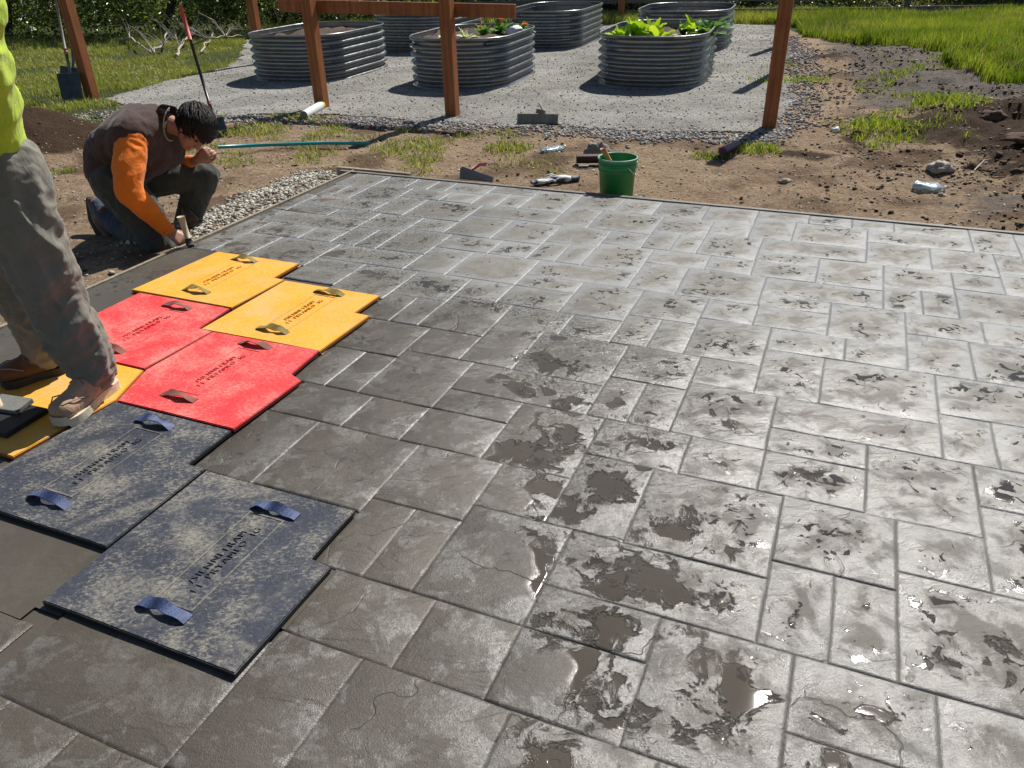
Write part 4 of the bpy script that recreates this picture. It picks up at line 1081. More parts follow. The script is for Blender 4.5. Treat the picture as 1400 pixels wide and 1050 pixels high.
for i, (x, y, n, L_, w_, m_, lb) in enumerate([
    (1.62, 11.55, 12, .26, .12, 'lettuce', 'pale green plant at the left end of the lettuce bed'),
    (1.86, 11.72, 18, .34, .15, 'lettuce', 'largest lime green lettuce head in the bed'),
    (2.10, 11.45, 15, .26, .12, 'lettuce', 'yellow-green low lettuce in front of the larger head'),
    (2.16, 12.15, 12, .30, .12, 'lettuce', 'lime green lettuce standing behind the low one'),
    (2.64, 12.25, 8, .26, .10, 'kale', 'small dark seedling in the middle of the lettuce bed'),
    (2.78, 12.35, 10, .36, .13, 'lettuce', 'bright upright leafy plant right of the bed middle'),
    (2.92, 12.05, 12, .34, .13, 'kale', 'green leafy plant near the right rim of the lettuce bed'),
    (3.02, 12.35, 10, .38, .14, 'kale', 'tall blue-green leafy plant at the right rim of the lettuce bed')]):
    plant(x, y, zb-.12, n, L_*1.35, w_*1.35, m_, lb, 'lettuce', 'lettuce', .9, 'lettuces and greens in the right-hand raised bed', i+3)
for i, (x, y, n, L_, w_, m_, lb) in enumerate([
    (-.85, 11.95, 12, .16, .06, 'kale', 'small pale-leaved plant at the left of the flower bed'),
    (-.55, 12.1, 14, .20, .05, 'petal_white', 'pale grey-green bushy plant left of the pink flowers'),
    (-.28, 12.35, 16, .24, .06, 'kale', 'green leafy flower plant in the middle of the flower bed'),
    (-.05, 12.7, 16, .26, .06, 'kale', 'green plant under the pink blossom'),
    (.30, 12.9, 12, .20, .06, 'kale', 'green plant beside the orange flower')]):
    plant(x, y, zb-.08, n, L_*1.3, w_*1.5, m_, lb, 'flower plant', 'flower_plant', .9, 'plants in the flower bed', i+33)
for x, y, z, m_, lb in [(-.05, 12.75, .17, 'petal_pink', 'bright pink blossom highest in the flower bed'), (-.33, 12.45, .10, 'petal_pink', 'small dusty pink blossom left of the bright pink one'), (.33, 12.72, .10, 'petal_orange', 'orange-red blossom at the right of the flower bed')]:
    plant(x, y, zb-.07+z, 12, .085, .06, m_, lb, 'flower', 'blossom', .8, None, int(x*100))
# crumpled white bag among the flowers
def lumpat(name, p, r, sq, mat, label, cat, seed, rough=.4, sub=3, rz=0):
    bm = bmesh.new(); bmesh.ops.create_icosphere(bm, subdivisions=sub, radius=1)
    for v in bm.verts:
        k = 1+rough*noise.noise(v.co*1.6+Vector((seed, 0, 0)))+rough*.6*noise.noise(v.co*3.7+Vector((0, seed, 0)))
        v.co = Vector((v.co.x*sq[0], v.co.y*sq[1], v.co.z*sq[2]))*k*r
    o = from_bm(name, bm, mat, smooth=True); o.location = p; o.rotation_euler = (0, 0, rz)
    return tag(o, label, cat)
lumpat('white_bag', (.17, 12.62, zb-.03), .10, (1.4, .8, .7), M['white'], 'crumpled white plastic bag among the flowers', 'bag', 3.3, .5)

# ------------------------------------------------------------------ shovels
def shovel(tip, top, name, label, face, shaft, grip=None, bw=.23, bl=.27, gripL=.3):
    """tip: lower edge of the blade on the ground; top: end of the shaft; face: direction the blade faces"""
    tip = Vector(tip); top = Vector(top); ax = (top-tip).normalized(); f = Vector(face); f = (f-ax*f.dot(ax)).normalized(); s = ax.cross(f).normalized()
    Mx = Matrix((( s.x, f.x, ax.x, tip.x), (s.y, f.y, ax.y, tip.y), (s.z, f.z, ax.z, tip.z), (0, 0, 0, 1)))
    root = empty(name, tip, 0, label, 'shovel')
    L_ = (top-tip).length
    bm = bmesh.new(); nx_, nz = 10, 8; vs = {}
    for i in range(nx_+1):
        for j in range(nz+1):
            a = (i/nx_-.5)*2; t = j/nz
            wv = bw/2*(.90+.10*t)*(1 if t > .12 else .96)
            vs[i, j] = bm.verts.new((a*wv, .035*a*a-.018*math.exp(-(a/.22)**2)*(.25+t), t*bl))
    for i in range(nx_):
        for j in range(nz): bm.faces.new((vs[i, j], vs[i+1, j], vs[i+1, j+1], vs[i, j+1]))
    bmesh.ops.solidify(bm, geom=bm.faces[:], thickness=.004)
    boxat(bm, (-bw*.27, -.0, bl+.004), (bw*.40, .035, .008)); boxat(bm, (bw*.27, -.0, bl+.004), (bw*.40, .035, .008))
    bmesh.ops.transform(bm, matrix=Mx, verts=bm.verts)
    from_bm('blade', bm, M['bladeblack'], root, world=True, smooth=False)
    bm = bmesh.new(); sk = [(0, -.02, bl*.45), (0, -.03, bl*.9), (0, -.055, bl*1.25), (0, -.035, bl*1.8)]
    tube(bm, [Mx @ Vector(q) for q in sk], [.010, .018, .020, .019], 10)
    from_bm('socket', bm, M['bladeblack'], root, world=True, smooth=True)
    gl_ = L_-gripL if grip else L_
    bm = bmesh.new(); tube(bm, [Mx @ Vector((0, -.035, bl*1.7)), Mx @ Vector((0, -.01, gl_))], .0165, 10)
    from_bm('shaft', bm, M[shaft], root, world=True, smooth=True)
    if grip:
        bm = bmesh.new(); tube(bm, [Mx @ Vector((0, -.01, gl_-.01)), Mx @ Vector((0, -.01, L_))], .021, 10)
        from_bm('grip', bm, M[grip], root, world=True, smooth=True)
    bm = bmesh.new(); tube(bm, [Mx @ Vector((0, -.034, bl*1.78)), Mx @ Vector((0, -.034, bl*1.88))], .0215, 10)
    from_bm('collar', bm, M['redhandle'], root, world=True, smooth=True)
    return root
t1 = G(101, 138); t2 = G(88, 131)
shovel((t1.x, t1.y, -.12), (t1.x-.03, t1.y+.38, 1.42), 'square_shovel', 'square-bladed shovel leaning beside the timber post, in front of the other shovel', (0.15, -1, 0), 'rustyhandle', bw=.30, bl=.37)
shovel((t2.x-.02, t2.y+.25, -.12), (t2.x+.22, t2.y+.62, 1.40), 'square_shovel', 'square-bladed shovel half hidden behind the first one', (-.15, -1, 0), 'redhandle', bw=.30, bl=.37)
tip = G(300, 186); top = W(246, 7, 9.1)
shovel((tip.x, tip.y, -.14), top, 'stuck_shovel', 'shovel with black shaft and red grip stuck in the ground behind the kneeling worker', (.4, -1, 0), 'blackshaft', 'redgrip', bw=.2, bl=.22, gripL=.34)

# ------------------------------------------------------------------ small things on the soil
def gp(px, py, dz=0):
    p = G(px, py); p.z = H1(p.x, p.y)+dz; return p
a = gp(300, 209, .05); b = gp(505, 198, .03)
bm = bmesh.new(); tube(bm, [a, a.lerp(b, .3)+Vector((0, 0, .01)), a.lerp(b, .7)+Vector((0, 0, .015)), b], .017, 10)
tag(from_bm('teal_pipe', bm, M['teal'], smooth=True), 'thin teal plastic pipe lying across the weeds behind the kneeling worker', 'pipe')
a = gp(416, 163, .05); b = gp(439, 150, .05)
root = empty('tube_can', a, 0, 'white tube with a yellow end lying at the foot of the left gate post', 'can')
d = (b-a); 
bm = bmesh.new(); tube(bm, [a, b], .05, 16); from_bm('tube_body', bm, M['white'], root, world=True)
bm = bmesh.new(); tube(bm, [b, b+d.normalized()*.035], .052, 16); from_bm('cap', bm, M['yellow'], root, world=True)
bm = bmesh.new(); tube(bm, [a-d.normalized()*.004, a], .044, 16); from_bm('end_disc', bm, M['steel'], root, world=True)
# bull float standing on edge at the gravel edge
p = gp(735, 170)
root = empty('float_board', p, R(-12), 'weathered wooden float board with a pale handle lying at the gravel edge', 'concrete float')
bm = bmesh.new(); boxat(bm, (0, 0, .06), (.46, .022, .105), (R(-14), 0, 0), bevel=.004); from_bm('board', bm, M['greywood'], root)
bm = bmesh.new(); boxat(bm, (.03, .03, .13), (.10, .05, .05), (R(-14), R(12), 0), bevel=.008); from_bm('bracket', bm, M['greywood'], root)
bm = bmesh.new(); tube(bm, [(.07, .03, .13), (.00, .10, .21)], [.012, .011], 8); from_bm('handle', bm, M['palewood'], root)
# plastic bottle, crushed, twice
def crushed(name, px, py, L_, r, rz, label, seed):
    p = gp(px, py, r*.5)
    root = empty(name, p, rz, label, 'plastic bottle')
    bm = bmesh.new(); prof = [(.3, -.5), (.85, -.47), (1, -.40), (.95, -.2), (.8, -.05), (1, .1), (.98, .25), (.6, .38), (.28, .44), (.28, .5)]
    rings = []
    for rr_, x in prof:
        ring = []
        for k in range(14):
            a = 2*math.pi*k/14; n_ = 1+.35*noise.noise(Vector((x*6, math.cos(a)*1.5+seed, math.sin(a)*1.5)))
            ring.append(bm.verts.new((x*L_, rr_*r*math.cos(a)*n_*1.15, rr_*r*math.sin(a)*n_*.5)))
        rings.append(ring)
    for i in range(len(rings)-1):
        for k in range(14): bm.faces.new((rings[i][k], rings[i][(k+1) % 14], rings[i+1][(k+1) % 14], rings[i+1][k]))
    bm.faces.new(rings[0]); bm.faces.new(rings[-1])
    from_bm('bottle_body', bm, M['cyan_film'], root, smooth=True)
    bm = bmesh.new(); tube(bm, [(L_*.49, 0, 0), (L_*.55, 0, 0)], r*.33, 10); from_bm('cap', bm, M['white'], root)
crushed('crushed_bottle', 757, 209, .27, .055, R(38), 'crushed clear plastic bottle on the soil left of the dark float', 1.0)
crushed('crushed_bottle', 1267, 265, .22, .06, R(-35), 'crushed clear plastic bottle on the dark churned soil at right', 4.0)
# dark wooden float / kneeling board
p = gp(815, 226)
root = empty('wooden_float', p, R(-3), 'dark oiled wooden float with a raised handle lying behind the green bucket', 'concrete float')
bm = bmesh.new(); boxat(bm, (0, 0, .085), (.36, .05, .07), (R(10), 0, 0), bevel=.006); from_bm('back_board', bm, M['darkwood'], root)
bm = bmesh.new(); boxat(bm, (0, -.07, .018), (.36, .13, .028), (0, 0, 0), bevel=.004); from_bm('base_board', bm, M['darkwood'], root)
bm = bmesh.new(); boxat(bm, (.07, -.08, .047), (.20, .03, .02), (0, 0, R(2)), bevel=.006); from_bm('handle_bar', bm, M['greywood'], root)
bm = bmesh.new(); boxat(bm, (-.12, -.10, .043), (.09, .03, .02), (0, 0, R(2)), bevel=.006); from_bm('steel_plate', bm, M['steel'], root)
# bucket
p = G(843, 266, -.06)
root = empty('bucket', (p.x, p.y+.02, H1(p.x, p.y+.1)-.01), 0, 'green plastic bucket with cement splashes standing at the far edge of the slab', 'bucket')
bz = 0; bh = .335; r0, r1 = .125, .148
bm = bmesh.new()
lathe(bm, [(0, .004), (r0-.006, 0), (r0, .006), (r0+.6*(r1-r0), bh*.70), (r0+.62*(r1-r0)+.007, bh*.705), (r0+.64*(r1-r0)+.008, bh*.735), (r0+.66*(r1-r0)+.001, bh*.74), (r0+.78*(r1-r0), bh*.84), (r0+.79*(r1-r0)+.007, bh*.845), (r0+.8*(r1-r0)+.007, bh*.87), (r0+.82*(r1-r0), bh*.875), (r1, bh*.97)], 40)
lathe(bm, [(0, .012), (r0-.008, .012), (r1-.006, bh*.985)], 40)
from_bm('bucket_wall', bm, M['bucket'], root, smooth=True)
bm = bmesh.new(); lathe(bm, [(r1-.007, bh*.975), (r1-.006, bh*.99), (r1, bh), (r1+.006, bh*.992), (r1+.007, bh*.96), (r1, bh*.955)], 40)
from_bm('rim', bm, simple('scuffed_green_rim', (.16, .34, .22), .5, 0, .4, 30, obj=True), root, smooth=True)
bm = bmesh.new(); tube(bm, [(r1*math.cos(a)+.004, r1*.98*math.sin(a)*1.03, bh*.84-.10*math.sin(abs(a)*0+math.pi*(i/14))) for i, a in [(i, -1.2+2.4*i/14) for i in range(15)]], .0028, 6)
from_bm('wire_handle', bm, M['bolt'], root, smooth=True)
bm = bmesh.new(); boxat(bm, (.148, .012, bh*.80), (.016, .03, .045), bevel=.004); from_bm('handle_ear', bm, M['white'], root)
root2 = empty('edging_trowel', (p.x-.07, p.y+.0, H1(p.x, p.y)+.16), 0, 'trowel with an orange wooden grip sticking out of the green bucket', 'trowel')
bm = bmesh.new(); tube(bm, [(-.055, -.01, .235), (-.03, .0, .19), (.01, .02, .13)], [.019, .020, .015], 10); from_bm('grip', bm, M['orangegrip'], root2, smooth=True)
bm = bmesh.new(); tube(bm, [(.01, .02, .13), (.05, .05, .03)], .007, 8); boxat(bm, (.06, .06, -.03), (.08, .006, .15), (0, .3, .4)); from_bm('blade', bm, M['steel'], root2)
# steel trowel leaning at the slab edge
p = S(-2.70, 5.59, .012)
root = empty('steel_trowel', p, -YAW, 'grey steel finishing trowel with a pinkish handle at the far slab edge', 'trowel')
bm = bmesh.new()
v0 = [bm.verts.new(q) for q in ((-.14, 0, -.01), (.16, -.015, -.01), (.165, .0, .028), (-.125, .035, .085), (-.145, .03, .07))]
f = bm.faces.new(v0); bmesh.ops.solidify(bm, geom=[f], thickness=.004); from_bm('blade', bm, M['steel'], root)
bm = bmesh.new(); tube(bm, [(-.05, .07, .06), (.0, .10, .095), (.06, .11, .10)], [.013, .016, .014], 10); from_bm('handle', bm, simple('pink_worn_handle', (.50, .16, .14), .6), root, smooth=True)
bm = bmesh.new(); tube(bm, [(-.05, .03, .045), (-.05, .07, .06)], .006, 8); from_bm('shank', bm, M['steel'], root)
# gloves
def glove(px, py, rz, label, seed, s=1.0):
    p = gp(px, py, .025)
    root = empty('work_glove', p, rz, label, 'glove', 'work gloves dropped at the slab edge')
    bm = bmesh.new(); vs = []
    bmesh.ops.create_icosphere(bm, subdivisions=3, radius=1)
    for v in bm.verts:
        k = 1+.3*noise.noise(v.co*1.5+Vector((seed, 0, 0))); v.co = Vector((v.co.x*.085, v.co.y*.05, v.co.z*.026))*k*s
    from_bm('palm', bm, M['rag'], root, smooth=True)
    for i in range(4):
        bm = bmesh.new(); y = (-.036+.024*i)*s; L_ = (.07+.014*math.sin(i*2+1))*s
        tube(bm, [(-.06*s, y*.7, .0), (-.06*s-L_*.6, y*1.2, .012), (-.06*s-L_, y*1.5+.01, .0)], [.017*s, .015*s, .010*s], 8)
        from_bm('finger', bm, M['rag_dark'] if i % 2 == 0 else M['rag'], root, smooth=True)
    bm = bmesh.new(); tube(bm, [(.0, -.04*s, 0), (-.03*s, -.075*s, .012), (-.065*s, -.085*s, .0)], [.018*s, .015*s, .009*s], 8); from_bm('thumb', bm, M['rag_dark'], root, smooth=True)
    bm = bmesh.new(); tube(bm, [(.06*s, 0, .004), (.11*s, .005, .006), (.125*s, .006, .004)], [.034*s, .040*s, .036*s], 12); bmesh.ops.scale(bm, vec=(1, 1, .6), verts=bm.verts); from_bm('cuff', bm, M['rag_dark'], root, smooth=True)
glove(771, 250, R(-10), 'white and grey work glove nearer the green bucket', 2.0, 1.05)
glove(741, 254, R(200), 'smaller crumpled work glove at the slab edge left of the other', 6.0, .75)
# purple can + dark bit
a = gp(987, 212, .04); b = gp(1010, 202, .04)
root = empty('purple_can', a, 0, 'purple can lying in the grass below the right-hand post', 'can')
bm = bmesh.new(); tube(bm, [a, a.lerp(b, .85)], .042, 16); from_bm('can_body', bm, M['purple'], root, world=True)
bm = bmesh.new(); tube(bm, [a.lerp(b, .85), b], .03, 16); from_bm('nozzle', bm, M['black'], root, world=True)
lump('rubble_chip', 872, 271, .035, M['rag_dark'], 'small black scrap on the soil right of the green bucket', 'scrap', 2.7, (1.8, .8, .4))
bm = bmesh.new(); a = gp(1328, 247, .02); b = gp(1352, 232, .05); tube(bm, [a, a.lerp(b, .5)+Vector((.01, .02, .03)), b], .005, 6)
tag(from_bm('root_twig', bm, M['twig'], smooth=True), 'thin curved pale root sticking out of the dug soil at right', 'twig')
# tamper on the yellow mat at the left edge
p = S(-2.80, 1.66, .020)
root = empty('rubber_tamper', p, -YAW+R(3), 'black rubber tamper with grey cement skin on the yellow mat at the left edge', 'tamper')
bm = bmesh.new(); boxat(bm, (-.17, -.03, .012), (.30, .20, .022), bevel=.004); from_bm('base_plate', bm, M['black'], root)
bm = bmesh.new(); boxat(bm, (-.20, .03, .034), (.20, .09, .022), (R(6), 0, R(4)), bevel=.004); from_bm('cement_skin', bm, M['greypad'], root)
bm = bmesh.new(); tube(bm, [(-.20, 0, .04), (-.21, 0, .6), (-.21, 0, 1.1)], .016, 10); from_bm('handle', bm, M['palewood'], root, smooth=True)

# ------------------------------------------------------------------ people
def sph(bm, c, r, sub=2, sc_=(1, 1, 1), M3=None):
    q = bmesh.ops.create_icosphere(bm, subdivisions=sub, radius=1)['verts']
    for v in q:
        p = Vector((v.co.x*sc_[0]*r, v.co.y*sc_[1]*r, v.co.z*sc_[2]*r))
        v.co = (M3 @ p if M3 is not None else p)+Vector(c)
    return q
def hull(bm, balls):
    b2 = bmesh.new()
    for c, r in balls: sph(b2, c, r)
    res = bmesh.ops.convex_hull(b2, input=b2.verts)
    bmesh.ops.delete(b2, geom=[g for g in res['geom_interior'] if isinstance(g, bmesh.types.BMVert)]+[g for g in res['geom_unused'] if isinstance(g, bmesh.types.BMVert)], context='VERTS')
    me = bpy.data.meshes.new('t'); b2.to_mesh(me); b2.free(); bm.from_mesh(me); bpy.data.meshes.remove(me)
def chain(bm, balls):
    for a, b in zip(balls, balls[1:]): hull(bm, [a, b])
def solid(name, bm, voxel, mat, parent, smooth=3, folds=None):
    """merge overlapping volumes into one continuous skin"""
    me = bpy.data.meshes.new('t'); bm.to_mesh(me); bm.free()
    o = bpy.data.objects.new('t', me); COL.objects.link(o)
    md = o.modifiers.new('r', 'REMESH'); md.mode = 'VOXEL'; md.voxel_size = voxel; md.adaptivity = 0
    dg = bpy.context.evaluated_depsgraph_get(); dg.update()
    me2 = bpy.data.meshes.new_from_object(o.evaluated_get(dg)); bpy.data.objects.remove(o)
    b = bmesh.new(); b.from_mesh(me2)
    for _ in range(smooth): bmesh.ops.smooth_vert(b, verts=b.verts, factor=.5, use_axis_x=True, use_axis_y=True, use_axis_z=True)
    if folds:
        b.normal_update()
        for v in b.verts:
            v.co += v.normal*folds(v.co)
    for f in b.faces: f.smooth = True
    b.to_mesh(me2); b.free(); me2.name = name
    return link(name, me2, mat, parent, world=True)
def fold_fn(amp, sc=7.0, st=(1, 1, .45), seed=0):
    def f(p):
        q = Vector((p.x*st[0]*sc+seed, p.y*st[1]*sc, p.z*st[2]*sc))
        w_ = noise.noise(q*.6)*.9
        r = 1-abs(noise.noise(q+Vector((w_, w_, w_))))*2.2
        r2 = 1-abs(noise.noise(q*2.1+Vector((9, w_*2, 3))))*2
        return amp*(r*.75+r2*.35-.45)
    return f
def basis(f, u):
    f = Vector(f).normalized(); u = Vector(u); u = (u-f*u.dot(f)).normalized(); s = u.cross(f)
    return Matrix((s, f, u)).transposed()      # columns: side, face, crown
def head_parts(bm, c, B, k=1.0):
    c = Vector(c)
    def at(x, y, z): return c+B @ Vector((x, y, z))*k
    sph(bm, at(0, -.012, .022), .098*k, 3, (.80, 1.0, .98), B)
    hull(bm, [(at(0, .025, -.045), .060*k), (at(0, .045, -.088), .034*k), (at(.035, .01, -.055), .035*k), (at(-.035, .01, -.055), .035*k), (at(0, .035, .02), .062*k)])
    hull(bm, [(at(0, .094, .012), .010*k), (at(0, .116, -.028), .0125*k), (at(.011, .100, -.034), .009*k), (at(-.011, .100, -.034), .009*k)])   # nose
    hull(bm, [(at(.032, .082, .030), .012*k), (at(-.032, .082, .030), .012*k)])        # brow
    hull(bm, [(at(.018, .086, -.058), .007*k), (at(-.018, .086, -.058), .007*k)]); hull(bm, [(at(.014, .085, -.069), .0075*k), (at(-.014, .085, -.069), .0075*k)])   # lips
    sph(bm, at(0, .073, -.092), .019*k, 2)
    for s in (-1, 1):
        sph(bm, at(s*.080, -.006, -.008), .032*k, 2, (.35, .62, 1.0), B)
        sph(bm, at(s*.060, .055, -.030), .022*k, 2)
def hair_parts(root, c, B, k, length, seed, fall):
    c = Vector(c); rr = random.Random(seed)
    bm = bmesh.new()
    sph(bm, c+B @ Vector((0, -.022, .036))*k, .112*k, 3, (.86, .98, .97), B)
    sph(bm, c+B @ Vector((0, .035, .085))*k, .070*k, 2, (1.05, .9, .6), B)
    # carve the face side open by keeping only the upper/back part
    for v in bm.verts:
        q = B.inverted() @ (v.co-c)/k
        if q.y > .045 and q.z < .055: v.co = c+B @ Vector((q.x*.78, .045+(q.y-.045)*.3, max(q.z, .02)))*k
        if q.z < -.06: v.co = c+B @ Vector((q.x*.85, q.y, -.06+(q.z+.06)*.2))*k
    # locks
    for i in range(380):
        a = rr.uniform(0, 2*math.pi); e = rr.uniform(-.1, 1.45)
        d = Vector((math.cos(a)*math.cos(e), math.sin(a)*math.cos(e), math.sin(e)))
        p = Vector((d.x*.092, -.022+d.y*.108, .036+d.z*.106))
        if p.y > .05 and p.z < .06: continue
        pts = [p]; dr = (Vector((d.x*.5, .9 if p.z > .03 else .1, -.35))+Vector((rr.uniform(-.7, .7), rr.uniform(-.6, .6), rr.uniform(-.3, .3)))).normalized()
        for s in range(4):
            pos = pts[-1]+dr*length*.25*rr.uniform(.7, 1.2)
            nn = (pos-Vector((0, -.022, .03))); rad = Vector((nn.x/.099, nn.y/.114, nn.z/.112)).length
            if rad < 1.0: pos = Vector((0, -.022, .03))+nn/rad*1.02
            elif rad > 1.09: pos = Vector((0, -.022, .03))+nn/rad*1.08
            pts.append(pos); dr = (dr+B.inverted() @ Vector(fall)*.35).normalized()
        tube(bm, [c+B @ q*k for q in pts], [.0055*k, .0062*k, .0050*k, .0035*k, .001*k], 5)
    for f in bm.faces: f.smooth = True
    return from_bm('hair', bm, M['hair'], root, world=True)
def hand_parts(bm, wrist, pdir, pnorm, side, curl=.6, k=1.0, thumb=1):
    """palm and five bent fingers; pdir along the hand, pnorm out of the back, side towards the thumb"""
    wv = Vector(wrist); d = Vector(pdir).normalized(); n = Vector(pnorm); n = (n-d*n.dot(d)).normalized(); s = d.cross(n)*(1 if side > 0 else -1)
    def at(a, b, c): return wv+(d*a+s*b+n*c)*k
    hull(bm, [(at(0, .0, 0), .027*k), (at(.075, .030, 0), .014*k), (at(.080, -.030, 0), .014*k), (at(.03, .022, 0), .018*k), (at(.03, -.022, 0), .016*k)])
    for i, (b, L_) in enumerate(((.031, .070), (.011, .080), (-.011, .074), (-.031, .058))):
        p = at(.078, b, 0); ang = .15; q = p; pts = [(p, .0098*k)]
        for j, fr_ in enumerate((.45, .32, .23)):
            ang += curl*(.7+.15*i); q = q+(d*math.cos(ang)-n*math.sin(ang))*L_*fr_*k*1.0; pts.append((q, (.0092-.0009*j)*k))
        chain(bm, pts)
    p0 = at(.018, .026, -.004); p1 = at(.048, .050, -.016); p2 = at(.076, .052, -.034); p3 = at(.094, .044, -.046)
    chain(bm, [(p0, .014*k), (p1, .0125*k), (p2, .0105*k), (p3, .0085*k)])
def boot(root, heel, toe, zg, ankle, mat, sole, k=1.0, laces=True, tread='sole'):
    h = Vector((heel.x, heel.y, zg)); t = Vector((toe.x, toe.y, zg)); d = (t-h).normalized(); s = Vector((-d.y, d.x, 0)); L_ = (t-h).length
    def at(a, b, c): return h+d*(a*L_)+s*b*k+Vector((0, 0, c*k))
    # sole as an outline
    bm = bmesh.new(); hk = [(-.02, .0), (0.0, .022), (.04, .034), (.15, .038), (.35, .034), (.5, .038), (.68, .050), (.82, .050), (.92, .040), (.98, .024), (1.0, .0)]
    half = []
    for i in range(len(hk)-1):
        p0, p1, p2, p3 = hk[max(i-1, 0)], hk[i], hk[i+1], hk[min(i+2, len(hk)-1)]
        for s_ in range(4):
            u_ = s_/4; half.append(tuple(.5*(2*b_+(c_-a_)*u_+(2*a_-5*b_+4*c_-d_)*u_*u_+(3*b_-a_-3*c_+d_)*u_**3) for a_, b_, c_, d_ in zip(p0, p1, p2, p3)))
    half = [h_ for h_ in half if h_[1] > .001]
    out_ = [(a, b) for a, b in half]+[(a, -b*.96) for a, b in reversed(half)]
    top = [bm.verts.new(at(a, b, .030+(.012 if a > .95 else 0))) for a, b in out_]; bot = [bm.verts.new(at(a, b*.96, .0+(.010 if a > .95 else 0))) for a, b in out_]
    bm.faces.new(top); bm.faces.new(bot[::-1]); n = len(top)
    for i in range(n): bm.faces.new((bot[i], bot[(i+1) % n], top[(i+1) % n], top[i]))
    bmesh.ops.recalc_face_normals(bm, faces=bm.faces); from_bm('sole', bm, sole, root, world=True)
    bm = bmesh.new(); an = Vector(ankle)
    hull(bm, [(at(.10, 0, .050), .033*k), (at(.55, .012, .048), .032*k), (at(.55, -.012, .048), .032*k)])
    hull(bm, [(at(.55, .012, .048), .033*k), (at(.86, .012, .050), .032*k), (at(.86, -.012, .050), .032*k), (at(.6, 0, .066), .030*k)])
    hull(bm, [(at(.6, 0, .062), .034*k), (at(.14, 0, .060), .036*k), (at(.42, 0, .085), .034*k)])
    hull(bm, [(at(.14, 0, .060), .038*k), (at(.40, 0, .085), .036*k), (an+(an-at(.25, 0, .05)).normalized()*.02, .052*k)])
    solid('boot_upper', bm, .007, mat, root, 3, fold_fn(.0022, 30, (1, 1, 1)))
    if laces:
        bm = bmesh.new()
        for i in range(5):
            a = .62-.075*i; z = .088+.016*i
            tube(bm, [at(a, .026, z-.010), at(a-.03, 0, z+.012), at(a-.06, -.026, z-.006)], .0028, 6); tube(bm, [at(a, -.026, z-.010), at(a-.03, 0, z+.013), at(a-.06, .026, z-.006)], .0028, 6)
        for s_ in (-1, 1):
            tube(bm, [at(.36, 0, .165), at(.40, s_*.03, .155), at(.46, s_*.045, .12), at(.42, s_*.03, .12), at(.36, 0, .160)], .0028, 6)
        from_bm('laces', bm, M['lace'], root, world=True, smooth=True)
        bm = bmesh.new()     # stitched toe seam
        tube(bm, [at(.60, .046, .060), at(.78, .042, .078), at(.90, .022, .076), at(.93, 0, .073), at(.90, -.022, .076), at(.78, -.042, .078), at(.60, -.046, .060)], .0028, 6)
        from_bm('toe_seam', bm, M['lace'], root, world=True, smooth=True)

# --- kneeling worker
kn = empty('person', W(190, 335, 5.1).xy.to_3d()+Vector((0, 0, -.1)), 0, 'kneeling worker in brown vest and orange sleeves bending over the slab edge with a brush', 'person')
HC = W(264, 178, 5.22); B = basis((.42, -.42, -.80), (.86, -.10, .44))
NB = W(224, 166, 5.26)
Rs, Re, Rw = W(176, 187, 5.00), W(176, 262, 4.84), W(232, 317, 4.86)
Ls, Le, Lw = W(228, 178, 5.50), W(236, 228, 5.70), W(270, 218, 5.46)
hipR, hipL = W(156, 248, 5.12), W(172, 248, 5.42)
knR, knL = W(216, 334, 4.96), W(282, 240, 5.58)
anR, anL = W(150, 306, 5.36), W(256, 318, 5.50)
bm = bmesh.new()
head_parts(bm, HC, B, 1.04)
chain(bm, [(NB, .062), (HC+B @ Vector((0, -.03, -.05)), .058)])
hull(bm, [(W(182, 186, 5.08), .09), (W(228, 176, 5.42), .085), (NB, .07), (W(156, 222, 5.25), .10), (W(186, 224, 5.25), .09)])
hull(bm, [(W(156, 222, 5.25), .10), (hipR, .11), (hipL, .11)])
chain(bm, [(Rs, .06), (Re, .045), (Rw, .03)]); chain(bm, [(Ls, .06), (Le, .045), (Lw, .03)])
chain(bm, [(hipR, .10), (knR, .055), (anR, .045)]); chain(bm, [(hipL, .10), (knL, .06), (anL, .045)])
bd = (W(254, 332, 4.84)-Rw)
hand_parts(bm, Rw, bd, (.35, -.55, .75), -1, .62, 1.12)
hand_parts(bm, Lw, (.75, -.1, .42), (.15, -.95, .1), 1, .8, 1.08)
solid('body', bm, .0062, M['skin'], kn, 2)
bm = bmesh.new()
for s in (-1, 1): sph(bm, HC+B @ Vector((s*.031, .083, .006))*1.04, .011)
from_bm('eyes', bm, M['eye'], kn, world=True, smooth=True)
hair_parts(kn, HC+Vector((.006, 0, .004)), B, 1.16, .15, 3, (.25, -.05, -1))
# vest
bm = bmesh.new()
hull(bm, [(W(178, 184, 5.05), .128), (W(234, 176, 5.46), .11), (W(214, 166, 5.26), .108), (W(184, 166, 5.28), .118), (W(150, 208, 5.22), .155), (W(190, 220, 5.2), .12)])
hull(bm, [(W(150, 208, 5.22), .155), (W(151, 236, 5.18), .158), (W(172, 240, 5.40), .14), (W(190, 222, 5.2), .12)])
hull(bm, [(W(234, 176, 5.40), .12), (W(190, 220, 5.2), .13), (W(225, 205, 5.36), .13), (W(178, 184, 5.12), .12)])
solid('vest', bm, .011, M['vest'], kn, 4, fold_fn(.013, 5.5, (1, 1, 1), 4))
bm = bmesh.new()     # stand-up collar with pale lining
cdir = (HC-NB).normalized(); cs = cdir.cross(Vector((0, 1, .3))).normalized(); ct = cdir.cross(cs)
def ringp(o, r, n=20, a0=0, a1=2*math.pi): return [o+cs*math.cos(a0+(a1-a0)*i/n)*r+ct*math.sin(a0+(a1-a0)*i/n)*r*.86 for i in range(n+1)]
r0 = ringp(NB-cdir*.01, .112); r1 = ringp(NB+cdir*.055, .118)
